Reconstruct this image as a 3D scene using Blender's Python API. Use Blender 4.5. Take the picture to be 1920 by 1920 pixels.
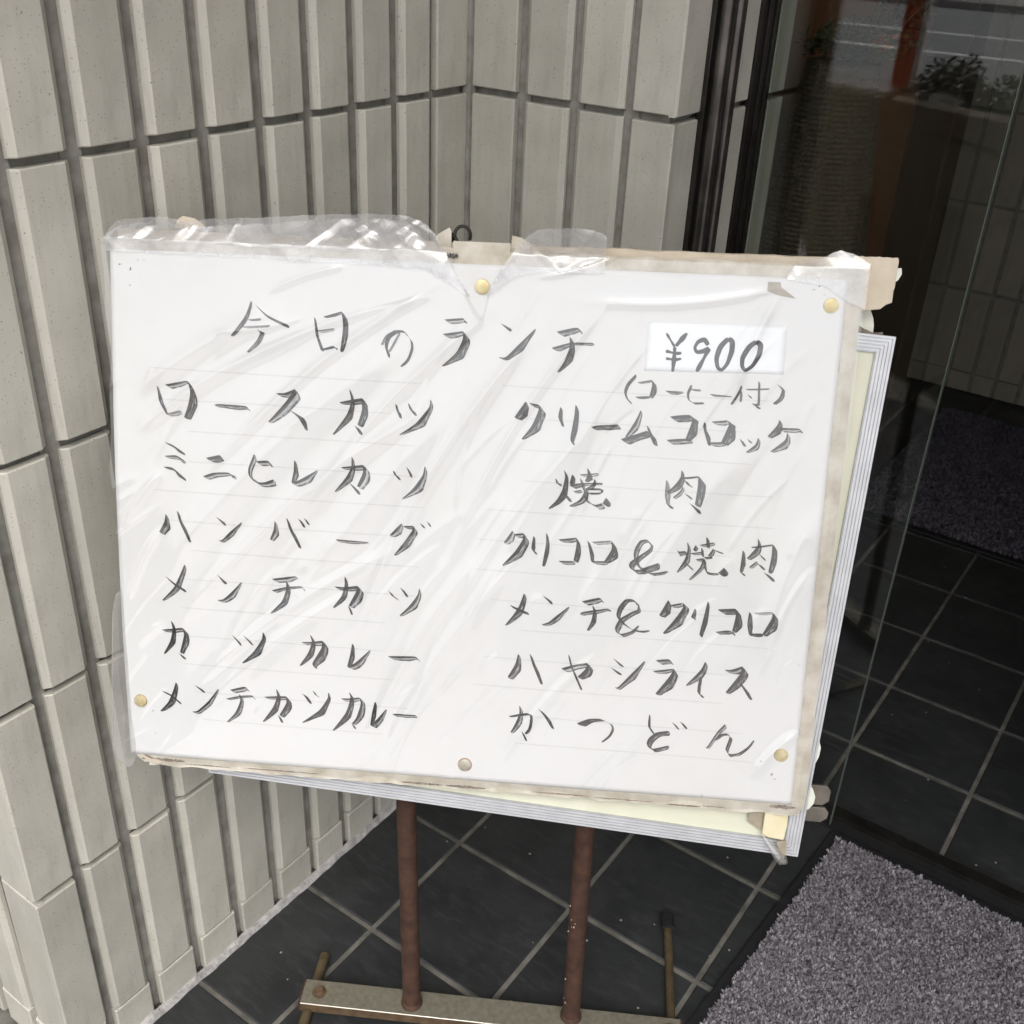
import bpy, bmesh, math, random
import numpy as np
from mathutils import Vector, Matrix, noise as mnoise
rad = math.radians
random.seed(7)
rng = np.random.default_rng(11)
scn = bpy.context.scene
COL = scn.collection
for o in list(bpy.data.objects):
    bpy.data.objects.remove(o)

# ------------------------------------------------------------------ camera
HC = 1.2                      # camera height, metres
RCAM = ((0.8142596, 0.5789993, 0.0417271),
        (0.3165562, -0.3826268, -0.8679798),
        (-0.4865938, 0.7199698, -0.4948433))   # rows: image right, image down, forward
cd = bpy.data.cameras.new('camera')
cam = bpy.data.objects.new('camera', cd)
COL.objects.link(cam)
rx, dn, fw = (Vector(r) for r in RCAM)
m3 = Matrix((rx, -dn, -fw)).transposed()
cam.matrix_world = Matrix.Translation((0, 0, HC)) @ m3.to_4x4()
cd.sensor_width = 36.0
cd.lens = 2034.65 / 1920 * 36
cd.clip_start = 0.02
cd.clip_end = 500
scn.camera = cam
cd.dof.use_dof = True
cd.dof.focus_distance = 1.02
cd.dof.aperture_fstop = 16

# ------------------------------------------------------------------ light
SUN_EL, SUN_AZ = rad(55), rad(142)
world = bpy.data.worlds.new('World')
scn.world = world
world.use_nodes = True
wn = world.node_tree
wn.nodes.clear()
sky = wn.nodes.new('ShaderNodeTexSky')
sky.sky_type = 'NISHITA'
sky.sun_disc = False
sky.sun_elevation = SUN_EL
sky.sun_rotation = SUN_AZ
sky.air_density = 1.0
sky.dust_density = 4.0
sky.ozone_density = 1.0
hs = wn.nodes.new('ShaderNodeHueSaturation')      # a thin overcast: most of the blue is gone
hs.inputs['Saturation'].default_value = 0.22
bg = wn.nodes.new('ShaderNodeBackground')
bg.inputs['Strength'].default_value = 0.15
wo = wn.nodes.new('ShaderNodeOutputWorld')
wn.links.new(sky.outputs[0], hs.inputs['Color'])
wn.links.new(hs.outputs[0], bg.inputs[0])
wn.links.new(bg.outputs[0], wo.inputs[0])
sd = bpy.data.lights.new('sun', 'SUN')
sd.energy = 1.0
sd.angle = rad(38)
sd.color = (1.0, 0.965, 0.91)
sun = bpy.data.objects.new('sun', sd)
COL.objects.link(sun)
# direction the light comes from: over the street, behind the camera
sv = Vector((math.sin(SUN_AZ) * math.cos(SUN_EL), math.cos(SUN_AZ) * math.cos(SUN_EL), math.sin(SUN_EL)))
sun.rotation_euler = sv.to_track_quat('Z', 'Y').to_euler()
sun.location = (0, -3, 6)

scn.view_settings.view_transform = 'Standard'
scn.view_settings.look = 'None'
scn.view_settings.gamma = 1
scn.view_settings.use_curve_mapping = False
scn.view_settings.exposure = 0.80
scn.render.engine = 'CYCLES'
scn.cycles.max_bounces = 8
scn.cycles.transparent_max_bounces = 16
INK = {
 'L0': [
  ((-2552,5317,-2615,5165,-2757,4977),(0.2,0.5,0.3),(0.4,0.3)),
  ((-2509,5287,-2383,5186,-2186,5105),(0.2,0.5,0.6),(0.5,0.5)),
  ((-2582,5140,-2461,5156),(0.21,0.3,0.21),(0.3,0.2)),
  ((-2644,5068,-2373,5096),(0.245,0.35,0.245),(0.3,0.2)),
  ((-2495,5053,-2462,5023,-2496,4946,-2598,4828),(0.6,0.5,0.2),(0.3,0.25)),
  ((-1928,5191,-1911,5027,-1862,4880),(0.2,0.5,0.6),(0.6,0.4)),
  ((-1835,5201,-1661,5256),(0.245,0.35,0.245),(0.55,0.3)),
  ((-1661,5256,-1643,5114,-1669,4878),(0.9,0.9,0.4),(0.65,0.4)),
  ((-1900,5065,-1736,5094),(0.35,0.5,0.35),(0.3,0.1)),
  ((-1851,4891,-1746,4923,-1708,4903),(0.21,0.3,0.21),(0.8,0.6)),
  ((-1094,5086,-1136,5010,-1194,4901),(0.14,0.2,0.14),(0.4,0.2)),
  ((-1199,4847,-1233,4952,-1207,5049,-1127,5101,-1051,5099,-990,5028,-977,4943,-1013,4835,-1077,4762),(0.5,0.35,0.2),(0.85,0.6)),
  ((-1271,4961,-1224,5049,-1138,5105),(0.175,0.25,0.175),(0.4,0.2)),
  ((-661,5226,-484,5245,-467,5209),(0.9,0.9,0.3),(0.5,0.1)),
  ((-673,5089,-480,5124),(0.9,0.9,0.6),(0.6,0.15)),
  ((-480,5124,-478,5045,-539,4915,-670,4786),(1.2,1.2,0.1),(0.7,0.3)),
  ((-126,5219,-43,5150),(0.2,0.7,0.4),(0.9,0.8)),
  ((-124,4893,-54,4901,69,5029,211,5177),(0.3,0.9,0.1),(0.75,0.35)),
  ((418,5161,601,5206,655,5172),(1.0,1.0,0.3),(0.6,0.2)),
  ((378,5007,556,5062,767,5072),(0.9,0.4,0.5),(0.7,0.2)),
  ((542,5119,547,5020,502,4881,443,4783),(0.8,1.0,0.1),(0.8,0.3)),
 ],
 'P': [
  ((1447,5199,1534,5073),(-0.00203,),(1.0,0.9)),
  ((1639,5208,1544,5084),(-0.00406,),(1.0,0.9)),
  ((1534,5073,1535,4958,1531,4841),(-0.00355,),(1.0,0.9)),
  ((1452,5033,1539,5016,1601,5019),(-0.00253,),(1.0,0.9)),
  ((1459,4963,1543,4956,1603,4967),(-0.00253,),(1.0,0.9)),
  ((1844,5107,1804,5154,1749,5132,1722,5077,1746,5037,1807,5050,1855,5078),(-0.00355,),(1.0,0.9)),
  ((1855,5078,1804,4961,1755,4852),(-0.00355,),(1.0,0.9)),
  ((2025,5177,1959,5094,1932,4988,1949,4905,1987,4881,2034,4941,2066,5057,2063,5145,2025,5177),(-0.00406,),(1.0,0.9)),
  ((2284,5161,2222,5101,2174,5005,2176,4927,2210,4889,2273,4937,2321,5038,2328,5127,2284,5161),(-0.00406,),(1.0,0.9)),
 ],
 'K': [
  ((1187,4794,1114,4706,1092,4630,1112,4567,1158,4516),(0.245,0.35,0.245),(0.7,0.4)),
  ((1213,4721,1343,4749),(0.21,0.3,0.21),(0.45,0.2)),
  ((1343,4749,1352,4696,1333,4589),(0.7,0.8,0.4),(0.9,0.3)),
  ((1201,4582,1327,4594),(0.28,0.4,0.28),(0.75,0.3)),
  ((1481,4655,1645,4653),(0.6,0.6,0.1),(0.7,0.2)),
  ((1716,4683,1805,4682),(0.21,0.3,0.21),(0.5,0.2)),
  ((1716,4725,1687,4650,1697,4587,1741,4557,1846,4562),(0.21,0.3,0.21),(0.75,0.5)),
  ((1902,4645,2102,4634),(0.5,0.2,0.1),(0.55,0.2)),
  ((2187,4739,2153,4653,2103,4560),(0.14,0.2,0.14),(0.5,0.3)),
  ((2185,4696,2184,4591),(0.21,0.3,0.21),(0.4,0.3)),
  ((2231,4709,2448,4726),(0.105,0.15,0.105),(0.65,0.5)),
  ((2344,4789,2348,4684,2352,4578,2300,4575),(0.21,0.3,0.21),(0.65,0.5)),
  ((2251,4663,2275,4632),(0.245,0.35,0.245),(0.5,0.5)),
  ((2317,4566,2351,4536),(0.42,0.6,0.42),(0.6,0.5)),
  ((2516,4771,2568,4716,2549,4641,2497,4586),(0.2,0.5,0.3),(0.75,0.4)),
 ],
 'L1': [
  ((-3518,4448,-3498,4296,-3433,4174),(0.2,0.9,0.2),(0.55,0.3)),
  ((-3433,4465,-3236,4508,-3206,4510),(0.9,0.9,0.3),(0.6,0.15)),
  ((-3206,4510,-3180,4404,-3200,4286,-3246,4150),(0.6,1.5,0.9),(0.45,0.35)),
  ((-3433,4174,-3287,4215),(0.56,0.8,0.56),(0.3,0.12)),
  ((-2936,4288,-2877,4299,-2623,4292,-2582,4252),(0.5,1.1,0.3),(0.8,0.2)),
  ((-2306,4436,-2218,4445,-2122,4486),(0.6,1.0,0.6),(0.8,0.15)),
  ((-2122,4486,-2219,4346,-2389,4150),(1.4,1.3,0.5),(0.85,0.12)),
  ((-2186,4281,-2093,4212,-2014,4091),(0.4,1.0,0.3),(0.8,0.7)),
  ((-1899,3687,-1977,3639,-2087,3574,-2160,3548),(0.05,1.1,1.0),(0.85,0.12)),
  ((-1674,4380,-1558,4410,-1451,4432),(0.3,1.0,1.0),(0.75,0.25)),
  ((-1451,4432,-1449,4313,-1490,4171),(1.0,1.0,0.9),(0.9,0.35)),
  ((-1523,4161,-1472,4081),(0.5,0.7,0.4),(0.7,0.6)),
  ((-1576,4512,-1558,4398,-1599,4264,-1739,4062),(0.3,0.9,0.1),(0.8,0.4)),
  ((-1119,4396,-1110,4340,-1076,4263),(0.2,0.6,0.3),(0.85,0.5)),
  ((-996,4411,-979,4355,-932,4296),(0.2,0.7,0.3),(0.85,0.5)),
  ((-775,4451,-790,4373,-918,4210,-1073,4094),(0.3,1.1,0.05),(0.9,0.2)),
 ],
 'L2': [
  ((-3451,3887,-3366,3858,-3256,3787),(0.2,0.7,0.3),(0.8,0.5)),
  ((-3460,3746,-3343,3757,-3258,3711),(0.3,1.1,0.4),(0.8,0.12)),
  ((-3472,3634,-3381,3627,-3255,3527),(0.3,0.9,0.4),(0.65,0.5)),
  ((-3033,3749,-2895,3786),(0.8,1.3,1.2),(0.65,0.25)),
  ((-3068,3559,-2959,3600,-2805,3609,-2745,3552),(0.8,0.9,0.3),(0.75,0.12)),
  ((-2524,3744,-2401,3755,-2350,3703),(0.9,1.1,0.2),(0.75,0.15)),
  ((-2541,3815,-2598,3672,-2595,3595,-2540,3534,-2446,3531,-2351,3567),(0.6,0.7,1.2),(0.85,0.12)),
  ((-2129,3775,-2138,3656,-2160,3552),(0.3,0.9,0.5),(0.8,0.25)),
  ((-1654,3732,-1553,3750,-1435,3769),(0.3,1.0,1.0),(0.8,0.15)),
  ((-1435,3769,-1435,3689,-1492,3551),(1.2,1.3,1.0),(0.6,0.08)),
  ((-1577,3584,-1487,3474),(0.2,0.7,0.4),(0.45,0.4)),
  ((-1549,3843,-1553,3742,-1603,3637,-1720,3482),(0.3,1.0,0.1),(0.85,0.2)),
  ((-1133,3732,-1124,3699,-1081,3647),(0.35,0.5,0.35),(0.75,0.5)),
  ((-1000,3773,-956,3675),(0.2,0.5,0.2),(0.75,0.5)),
  ((-817,3788,-840,3690,-937,3549,-1036,3450),(0.3,1.2,0.05),(0.9,0.12)),
 ],
 'R1': [
  ((150,4480,51,4325),(0.6,1.3,1.0),(0.85,0.35)),
  ((187,4470,276,4458),(0.56,0.8,0.56),(0.8,0.2)),
  ((276,4458,279,4398,221,4248,129,4116),(1.2,1.3,0.2),(0.95,0.25)),
  ((490,4445,475,4351,512,4264),(0.3,0.7,0.3),(0.6,0.5)),
  ((634,4473,628,4360,603,4146,626,4090),(0.5,0.9,0.4),(0.7,0.6)),
  ((798,4267,865,4287,1049,4305),(0.6,1.0,0.9),(0.65,0.3)),
  ((1259,4454,1221,4359,1128,4188),(0.3,0.9,0.4),(0.75,0.12)),
  ((1090,4165,1215,4213,1332,4260),(1.2,1.1,1.0),(0.85,0.3)),
  ((1328,4312,1349,4244,1405,4133),(0.3,0.9,0.6),(0.75,0.6)),
  ((1542,4409,1632,4426,1726,4435),(1.0,1.4,1.2),(0.75,0.3)),
  ((1734,4431,1754,4376,1705,4192),(0.9,1.3,0.5),(0.95,0.4)),
  ((1527,4182,1617,4195,1744,4206),(0.9,1.0,0.9),(0.7,0.15)),
  ((1873,4374,1866,4318,1922,4159),(0.2,0.9,0.4),(0.85,0.7)),
  ((1940,4382,2084,4402),(0.63,0.9,0.63),(0.5,0.1)),
  ((2092,4402,2104,4355,2047,4190),(0.9,1.6,1.0),(0.95,0.4)),
  ((1921,4179,2070,4191),(0.63,0.9,0.63),(0.85,0.15)),
  ((2217,4232,2254,4169),(0.35,0.5,0.35),(0.7,0.5)),
  ((2288,4236,2310,4205),(0.28,0.4,0.28),(0.7,0.5)),
  ((2389,4249,2371,4184,2288,4106),(0.4,0.7,0.1),(0.6,0.15)),
  ((2572,4432,2558,4379,2478,4270),(0.5,1.0,0.5),(0.75,0.3)),
  ((2568,4355,2763,4358,2782,4323),(0.8,0.9,0.2),(0.8,0.1)),
  ((2658,4312,2642,4239,2519,4127),(0.4,1.1,0.2),(0.8,0.15)),
 ],
 'R2': [
  ((477,3743,488,3694,529,3692),(0.35,0.5,0.35),(0.6,0.2)),
  ((555,3827,570,3765,549,3630,500,3527,423,3438),(0.3,1.0,0.1),(0.85,0.5)),
  ((638,3790,618,3701),(0.49,0.7,0.49),(0.8,0.6)),
  ((554,3606,615,3525),(0.49,0.7,0.49),(0.8,0.4)),
  ((711,3794,885,3817),(0.35,0.5,0.35),(0.4,0.1)),
  ((781,3860,789,3794,768,3735),(0.3,0.9,0.3),(0.8,0.5)),
  ((615,3684,728,3708,931,3724),(0.9,0.4,0.3),(0.8,0.2)),
  ((659,3624,732,3641),(0.35,0.5,0.35),(0.5,0.2)),
  ((717,3757,738,3675,762,3618,721,3540,626,3476),(0.5,0.8,0.3),(0.85,0.2)),
  ((856,3757,842,3706,772,3652),(0.28,0.4,0.28),(0.6,0.2)),
  ((780,3661,922,3665,924,3628),(0.21,0.3,0.21),(0.9,0.5)),
  ((807,3616,920,3627),(0.21,0.3,0.21),(0.9,0.8)),
  ((788,3653,768,3576,804,3520,871,3499,943,3520),(0.4,0.8,1.0),(0.85,0.12)),
  ((981,3577,951,3520),(0.84,1.2,0.84),(0.4,0.4)),
  ((1551,3790,1550,3645,1568,3562),(0.4,1.0,0.6),(0.35,0.2)),
  ((1564,3562,1608,3515),(0.42,0.6,0.42),(0.9,0.8)),
  ((1692,3893,1686,3818,1628,3732,1568,3671),(0.4,0.9,0.4),(0.85,0.3)),
  ((1719,3804,1755,3756,1813,3727),(0.5,0.6,0.2),(0.85,0.3)),
  ((1717,3729,1688,3678,1628,3620),(0.28,0.4,0.28),(0.6,0.1)),
  ((1729,3672,1793,3618),(0.35,0.5,0.35),(0.8,0.3)),
  ((1674,3818,1852,3844),(0.175,0.25,0.175),(0.85,0.5)),
  ((1856,3845,1860,3746,1846,3563),(1.3,1.4,0.8),(0.9,0.35)),
  ((1789,3576,1881,3481),(0.3,0.7,0.4),(0.85,0.5)),
 ],
 'L3': [
  ((-3470,3141,-3486,3061,-3542,2952),(0.3,1.2,0.9),(0.65,0.2)),
  ((-3351,3183,-3328,3071,-3237,2870),(0.3,0.8,0.4),(0.55,0.6)),
  ((-2952,3151,-2866,3064),(0.1,0.6,0.3),(0.8,0.7)),
  ((-2684,3102,-2798,2999,-2887,2906,-2922,2899),(0.05,0.7,0.3),(0.75,0.2)),
  ((-2338,3136,-2347,3053,-2387,2946),(0.3,1.0,0.6),(0.85,0.15)),
  ((-2217,3178,-2183,3055,-2089,2877),(0.3,0.8,0.4),(0.7,0.6)),
  ((-2097,3182,-2046,3098),(0.35,0.5,0.35),(0.6,0.5)),
  ((-2037,3190,-1998,3127),(0.28,0.4,0.28),(0.6,0.5)),
  ((-1709,2985,-1667,2988,-1376,2980),(0.5,0.7,0.1),(0.8,0.12)),
  ((-1040,3196,-1156,3068),(0.4,1.0,0.6),(0.45,0.12)),
  ((-1022,3171,-929,3177),(0.49,0.7,0.49),(0.6,0.2)),
  ((-925,3181,-928,3130,-1002,3013,-1106,2867),(0.8,1.0,0.2),(0.95,0.2)),
  ((-850,3212,-824,3171),(0.28,0.4,0.28),(0.7,0.4)),
  ((-783,3233,-757,3188),(0.21,0.3,0.21),(0.8,0.5)),
 ],
 'L4': [
  ((-3288,2619,-3317,2550,-3401,2374,-3530,2225),(0.4,0.9,0.2),(0.65,0.2)),
  ((-3495,2489,-3400,2419,-3287,2354),(0.2,0.6,0.5),(0.85,0.6)),
  ((-2947,2538,-2852,2464),(0.2,0.7,0.3),(0.85,0.4)),
  ((-2693,2471,-2783,2370,-2881,2278,-2944,2265),(0.05,0.9,0.4),(0.8,0.12)),
  ((-2369,2528,-2134,2570,-2108,2550),(0.9,1.0,0.2),(0.5,0.1)),
  ((-2370,2407,-2230,2448,-2064,2468,-2034,2426),(0.6,0.4,0.2),(0.75,0.2)),
  ((-2221,2511,-2221,2426,-2266,2298,-2385,2164),(0.6,0.9,0.1),(0.8,0.3)),
  ((-1716,2492,-1612,2491,-1483,2513),(0.6,0.9,0.9),(0.6,0.25)),
  ((-1478,2513,-1491,2454,-1567,2298),(1.2,1.3,0.8),(0.9,0.15)),
  ((-1576,2297,-1545,2209),(0.3,0.4,0.3),(0.9,0.7)),
  ((-1613,2601,-1612,2508,-1646,2390,-1732,2268),(0.4,0.8,0.1),(0.65,0.4)),
  ((-1159,2486,-1124,2435,-1068,2399),(0.3,0.5,0.3),(0.75,0.3)),
  ((-1040,2529,-978,2440),(0.35,0.5,0.35),(0.75,0.4)),
  ((-843,2529,-863,2453,-955,2322,-1039,2231),(0.3,1.0,0.2),(0.9,0.12)),
 ],
 'R3': [
  ((75,3190,-3,3065),(0.5,1.0,0.6),(0.5,0.1)),
  ((89,3156,180,3171),(0.63,0.9,0.63),(0.6,0.12)),
  ((184,3171,183,3107,113,2982,-11,2831),(0.9,1.3,0.1),(0.65,0.2)),
  ((289,3148,274,3027,314,2969),(0.2,0.6,0.3),(0.8,0.4)),
  ((412,3185,417,3079,390,2853),(0.3,0.7,0.3),(0.95,0.8)),
  ((539,3129,711,3157),(0.56,0.8,0.56),(0.65,0.15)),
  ((711,3153,719,3081,699,2925),(0.6,0.9,0.7),(0.75,0.45)),
  ((550,2911,699,2916),(0.56,0.8,0.56),(0.6,0.12)),
  ((824,3134,850,3029,873,2928),(0.4,0.8,0.5),(0.85,0.5)),
  ((870,3125,1049,3149),(0.49,0.7,0.49),(0.35,0.1)),
  ((1058,3145,1067,3060,1004,2936),(0.8,1.3,0.6),(0.9,0.4)),
  ((873,2928,1021,2937),(0.56,0.8,0.56),(0.85,0.15)),
  ((1462,3134,1408,3180,1343,3167,1299,3092,1288,3015,1314,2931,1371,2874,1457,2847,1537,2853,1627,2876),(0.5,0.8,0.3),(0.9,0.2)),
  ((1462,3134,1431,3084,1337,3009,1260,2944,1250,2901,1281,2868,1355,2873,1392,2890,1532,2951),(0.3,0.9,1.0),(0.85,0.3)),
  ((1701,3103,1727,3083,1787,3091),(0.49,0.7,0.49),(0.8,0.2)),
  ((1800,3181,1810,3110,1789,3006,1722,2873),(0.3,0.8,0.1),(0.85,0.2)),
  ((1884,3157,1863,3109),(0.35,0.5,0.35),(0.7,0.3)),
  ((1787,2989,1874,2918),(0.28,0.4,0.28),(0.7,0.2)),
  ((1924,3163,2059,3197),(0.35,0.5,0.35),(0.5,0.1)),
  ((1982,3247,1990,3147),(0.42,0.6,0.42),(0.7,0.3)),
  ((1841,3073,1946,3093),(0.28,0.4,0.28),(0.5,0.1)),
  ((1942,3135,1948,3067,1970,3043,2046,3053),(0.28,0.4,0.28),(0.9,0.3)),
  ((2056,3134,2013,3059),(0.35,0.5,0.35),(0.7,0.2)),
  ((2065,3122,2152,3098),(0.14,0.2,0.14),(0.6,0.3)),
  ((1895,3013,1967,3030),(0.35,0.5,0.35),(0.5,0.2)),
  ((1967,3026,1942,2931,1846,2804),(0.5,0.4,0.1),(0.5,0.2)),
  ((1975,3027,1992,2917,2052,2887,2121,2887),(0.28,0.4,0.28),(0.75,0.3)),
  ((2177,2946,2125,2891),(0.84,1.2,0.84),(0.5,0.5)),
  ((2343,3135,2337,3016,2333,2922),(0.3,0.8,0.3),(0.6,0.4)),
  ((2329,2922,2365,2886),(0.28,0.4,0.28),(0.8,0.4)),
  ((2477,3258,2479,3186,2390,3058),(0.3,0.9,0.4),(0.85,0.2)),
  ((2502,3112,2563,3065),(0.28,0.4,0.28),(0.7,0.3)),
  ((2485,3034,2418,2970),(0.28,0.4,0.28),(0.5,0.1)),
  ((2487,3017,2549,2958),(0.35,0.5,0.35),(0.7,0.3)),
  ((2420,3174,2614,3212),(0.14,0.2,0.14),(0.7,0.4)),
  ((2621,3216,2625,3094,2608,2932),(0.8,1.0,0.5),(0.9,0.4)),
  ((2560,2929,2648,2845),(0.4,0.7,0.4),(0.7,0.3)),
 ],
 'R4': [
  ((220,2550,179,2420,124,2319,44,2206),(0.5,1.0,0.1),(0.85,0.25)),
  ((82,2422,155,2396,266,2355),(0.3,0.7,0.4),(0.85,0.6)),
  ((405,2545,489,2463),(0.2,0.6,0.3),(0.5,0.5)),
  ((675,2441,562,2340,482,2264,415,2237),(0.1,0.7,0.3),(0.85,0.2)),
  ((805,2507,973,2553,1013,2521),(0.9,1.0,0.3),(0.7,0.15)),
  ((791,2374,836,2399,1059,2445,1081,2420),(0.5,0.7,0.2),(0.7,0.15)),
  ((911,2470,924,2401,909,2303,872,2207),(0.5,0.7,0.2),(0.9,0.4)),
  ((1362,2519,1310,2559,1235,2553,1174,2471,1159,2382,1210,2306,1305,2251,1406,2236,1493,2247),(0.5,0.7,0.2),(0.85,0.4)),
  ((1362,2519,1362,2457,1310,2428,1198,2350,1154,2258,1166,2206,1209,2187,1315,2225,1381,2292),(0.4,0.8,0.2),(0.85,0.25)),
  ((1658,2575,1582,2413),(0.6,1.2,0.8),(0.85,0.3)),
  ((1678,2525,1791,2554),(0.49,0.7,0.49),(0.7,0.12)),
  ((1799,2563,1811,2508,1738,2380,1633,2228),(0.9,1.3,0.3),(0.9,0.25)),
  ((1927,2507,1900,2418,1931,2394),(0.2,0.6,0.3),(0.8,0.4)),
  ((2047,2589,2029,2462,1996,2249,2011,2224),(0.3,0.8,0.4),(0.8,0.6)),
  ((2152,2514,2318,2534),(1.0,1.3,1.1),(0.85,0.3)),
  ((2322,2534,2334,2448,2314,2298),(1.0,1.4,0.5),(0.9,0.4)),
  ((2151,2278,2273,2300,2332,2282),(0.49,0.7,0.49),(0.7,0.2)),
  ((2463,2509,2455,2378,2480,2275),(0.4,1.0,0.6),(0.8,0.6)),
  ((2509,2504,2678,2524),(0.35,0.5,0.35),(0.3,0.1)),
  ((2687,2521,2685,2455,2611,2284),(1.0,1.4,0.6),(0.9,0.3)),
  ((2480,2284,2602,2293),(0.49,0.7,0.49),(0.8,0.4)),
 ],
 'L5': [
  ((-3541,1902,-3433,1919,-3325,1936),(0.4,0.8,0.8),(0.8,0.15)),
  ((-3325,1936,-3309,1854,-3355,1666),(0.9,1.0,0.6),(0.9,0.3)),
  ((-3373,1656,-3325,1599),(0.3,0.6,0.4),(0.6,0.5)),
  ((-3444,2005,-3429,1910,-3459,1779,-3531,1640),(0.4,0.8,0.1),(0.75,0.4)),
  ((-2800,1895,-2713,1787),(0.1,0.5,0.2),(0.8,0.6)),
  ((-2684,1899,-2658,1873,-2597,1804),(0.1,0.5,0.3),(0.8,0.5)),
  ((-2471,1946,-2481,1868,-2571,1724,-2693,1595),(0.4,1.0,0.1),(0.7,0.35)),
  ((-2060,1868,-1967,1875,-1845,1897),(0.4,0.9,1.0),(0.8,0.12)),
  ((-1845,1897,-1853,1814,-1946,1643,-1923,1594),(1.2,1.3,0.5),(0.85,0.25)),
  ((-1972,1952,-1954,1871,-1994,1749,-2083,1609),(0.4,0.9,0.1),(0.75,0.4)),
  ((-1529,1888,-1550,1763,-1580,1633),(0.3,0.8,0.5),(0.8,0.35)),
  ((-1345,1829,-1501,1675,-1580,1637),(0.05,0.9,0.9),(0.85,0.15)),
  ((-1153,1779,-875,1795,-830,1752),(0.7,1.1,0.2),(0.85,0.12)),
 ],
 'L6': [
  ((-3414,1322,-3444,1230,-3503,1093,-3593,986),(0.4,1.0,0.2),(0.6,0.3)),
  ((-3572,1220,-3473,1181,-3371,1103),(0.2,0.5,0.4),(0.75,0.5)),
  ((-3216,1309,-3127,1235),(0.2,0.6,0.4),(0.5,0.4)),
  ((-2959,1281,-3066,1136,-3187,1018,-3242,1004),(0.1,0.7,0.4),(0.75,0.15)),
  ((-2829,1282,-2675,1326,-2626,1288),(0.8,0.9,0.2),(0.6,0.1)),
  ((-2871,1180,-2731,1219,-2596,1234,-2569,1198),(0.28,0.4,0.28),(0.65,0.2)),
  ((-2735,1242,-2722,1163,-2779,1026,-2867,920),(0.5,0.8,0.1),(0.65,0.2)),
  ((-2461,1230,-2353,1243,-2237,1252),(0.3,0.9,0.8),(0.8,0.15)),
  ((-2233,1252,-2229,1173,-2301,1036),(1.0,1.0,0.8),(0.8,0.3)),
  ((-2319,1034,-2288,961),(0.35,0.5,0.35),(0.7,0.6)),
  ((-2335,1324,-2327,1241,-2372,1115,-2482,950),(0.4,0.9,0.1),(0.9,0.4)),
  ((-2061,1296,-2030,1261,-1986,1198),(0.42,0.6,0.42),(0.8,0.4)),
  ((-1946,1337,-1923,1292,-1888,1281),(0.28,0.4,0.28),(0.8,0.3)),
  ((-1781,1326,-1790,1256,-1879,1118,-2058,972),(0.3,0.9,0.05),(0.8,0.4)),
  ((-1644,1272,-1551,1279,-1454,1296),(0.56,0.8,0.56),(0.5,0.1)),
  ((-1449,1296,-1435,1227,-1478,1074,-1526,1000),(0.8,1.0,0.5),(0.9,0.2)),
  ((-1531,999,-1504,950),(0.28,0.4,0.28),(0.6,0.5)),
  ((-1560,1348,-1546,1275,-1594,1112,-1731,908),(0.5,1.0,0.1),(0.9,0.35)),
  ((-1286,1262,-1311,1143,-1331,1001),(0.3,0.7,0.5),(0.7,0.4)),
  ((-1165,1188,-1265,1063,-1331,1001),(0.05,0.8,0.9),(0.85,0.2)),
  ((-1099,1141,-1037,1146,-852,1147),(0.5,0.7,0.5),(0.6,0.12)),
 ],
 'R5': [
  ((188,1902,163,1788,92,1646),(0.4,1.2,0.8),(0.8,0.2)),
  ((307,1911,343,1792,429,1599),(0.3,0.8,0.4),(0.7,0.6)),
  ((637,1778,758,1823,892,1855),(0.9,0.9,0.9),(0.75,0.1)),
  ((896,1851,879,1787,807,1700),(1.2,1.3,0.6),(0.7,0.3)),
  ((697,1931,734,1794,840,1566),(0.2,0.4,0.4),(0.85,0.7)),
  ((1149,1928,1255,1855),(0.1,0.5,0.3),(0.9,0.5)),
  ((1130,1828,1240,1769),(0.1,0.5,0.3),(0.9,0.5)),
  ((1470,1916,1345,1768,1228,1623,1190,1611),(0.1,0.9,0.3),(0.85,0.2)),
  ((1583,1934,1711,1952,1757,1907),(0.9,1.0,0.2),(0.5,0.2)),
  ((1562,1816,1752,1853),(0.49,0.7,0.49),(0.8,0.12)),
  ((1760,1858,1741,1785,1604,1576),(1.0,1.4,0.6),(0.9,0.25)),
  ((2074,1952,2036,1860,1903,1689),(0.5,1.0,0.1),(0.8,0.2)),
  ((2037,1789,2023,1698,2025,1626,2067,1575),(0.3,0.5,0.4),(0.75,0.6)),
  ((2275,1883,2341,1888,2441,1931),(0.5,1.0,0.8),(0.6,0.12)),
  ((2440,1935,2428,1845,2304,1643),(1.3,1.2,0.5),(0.8,0.3)),
  ((2417,1773,2484,1679,2541,1594),(0.3,0.7,0.5),(0.75,0.6)),
 ],
 'R6': [
  ((122,1217,221,1248,315,1264,343,1216,331,1104,295,1040),(0.2,0.4,0.3),(0.85,0.6)),
  ((225,1340,229,1253,191,1139,147,1042),(0.4,0.9,0.3),(0.7,0.15)),
  ((259,1061,302,966),(0.2,0.4,0.3),(0.8,0.7)),
  ((420,1323,479,1254,568,1122),(0.2,0.8,0.4),(0.75,0.6)),
  ((827,1194,944,1249,1063,1259,1159,1216,1188,1163,1159,1086,1090,1011),(1.0,0.35,0.1),(0.85,0.4)),
  ((1557,1345,1553,1225,1601,1146),(0.1,0.4,0.4),(0.85,0.7)),
  ((1759,1182,1643,1154,1571,1088,1554,1022,1604,971,1771,1021),(0.9,0.8,0.5),(0.85,0.3)),
  ((1790,1281,1850,1212),(0.28,0.4,0.28),(0.8,0.4)),
  ((1870,1296,1925,1227),(0.35,0.5,0.35),(0.9,0.7)),
  ((2324,1300,2256,1208,2176,1054,2153,1029),(0.5,0.4,0.3),(0.5,0.15)),
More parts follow.
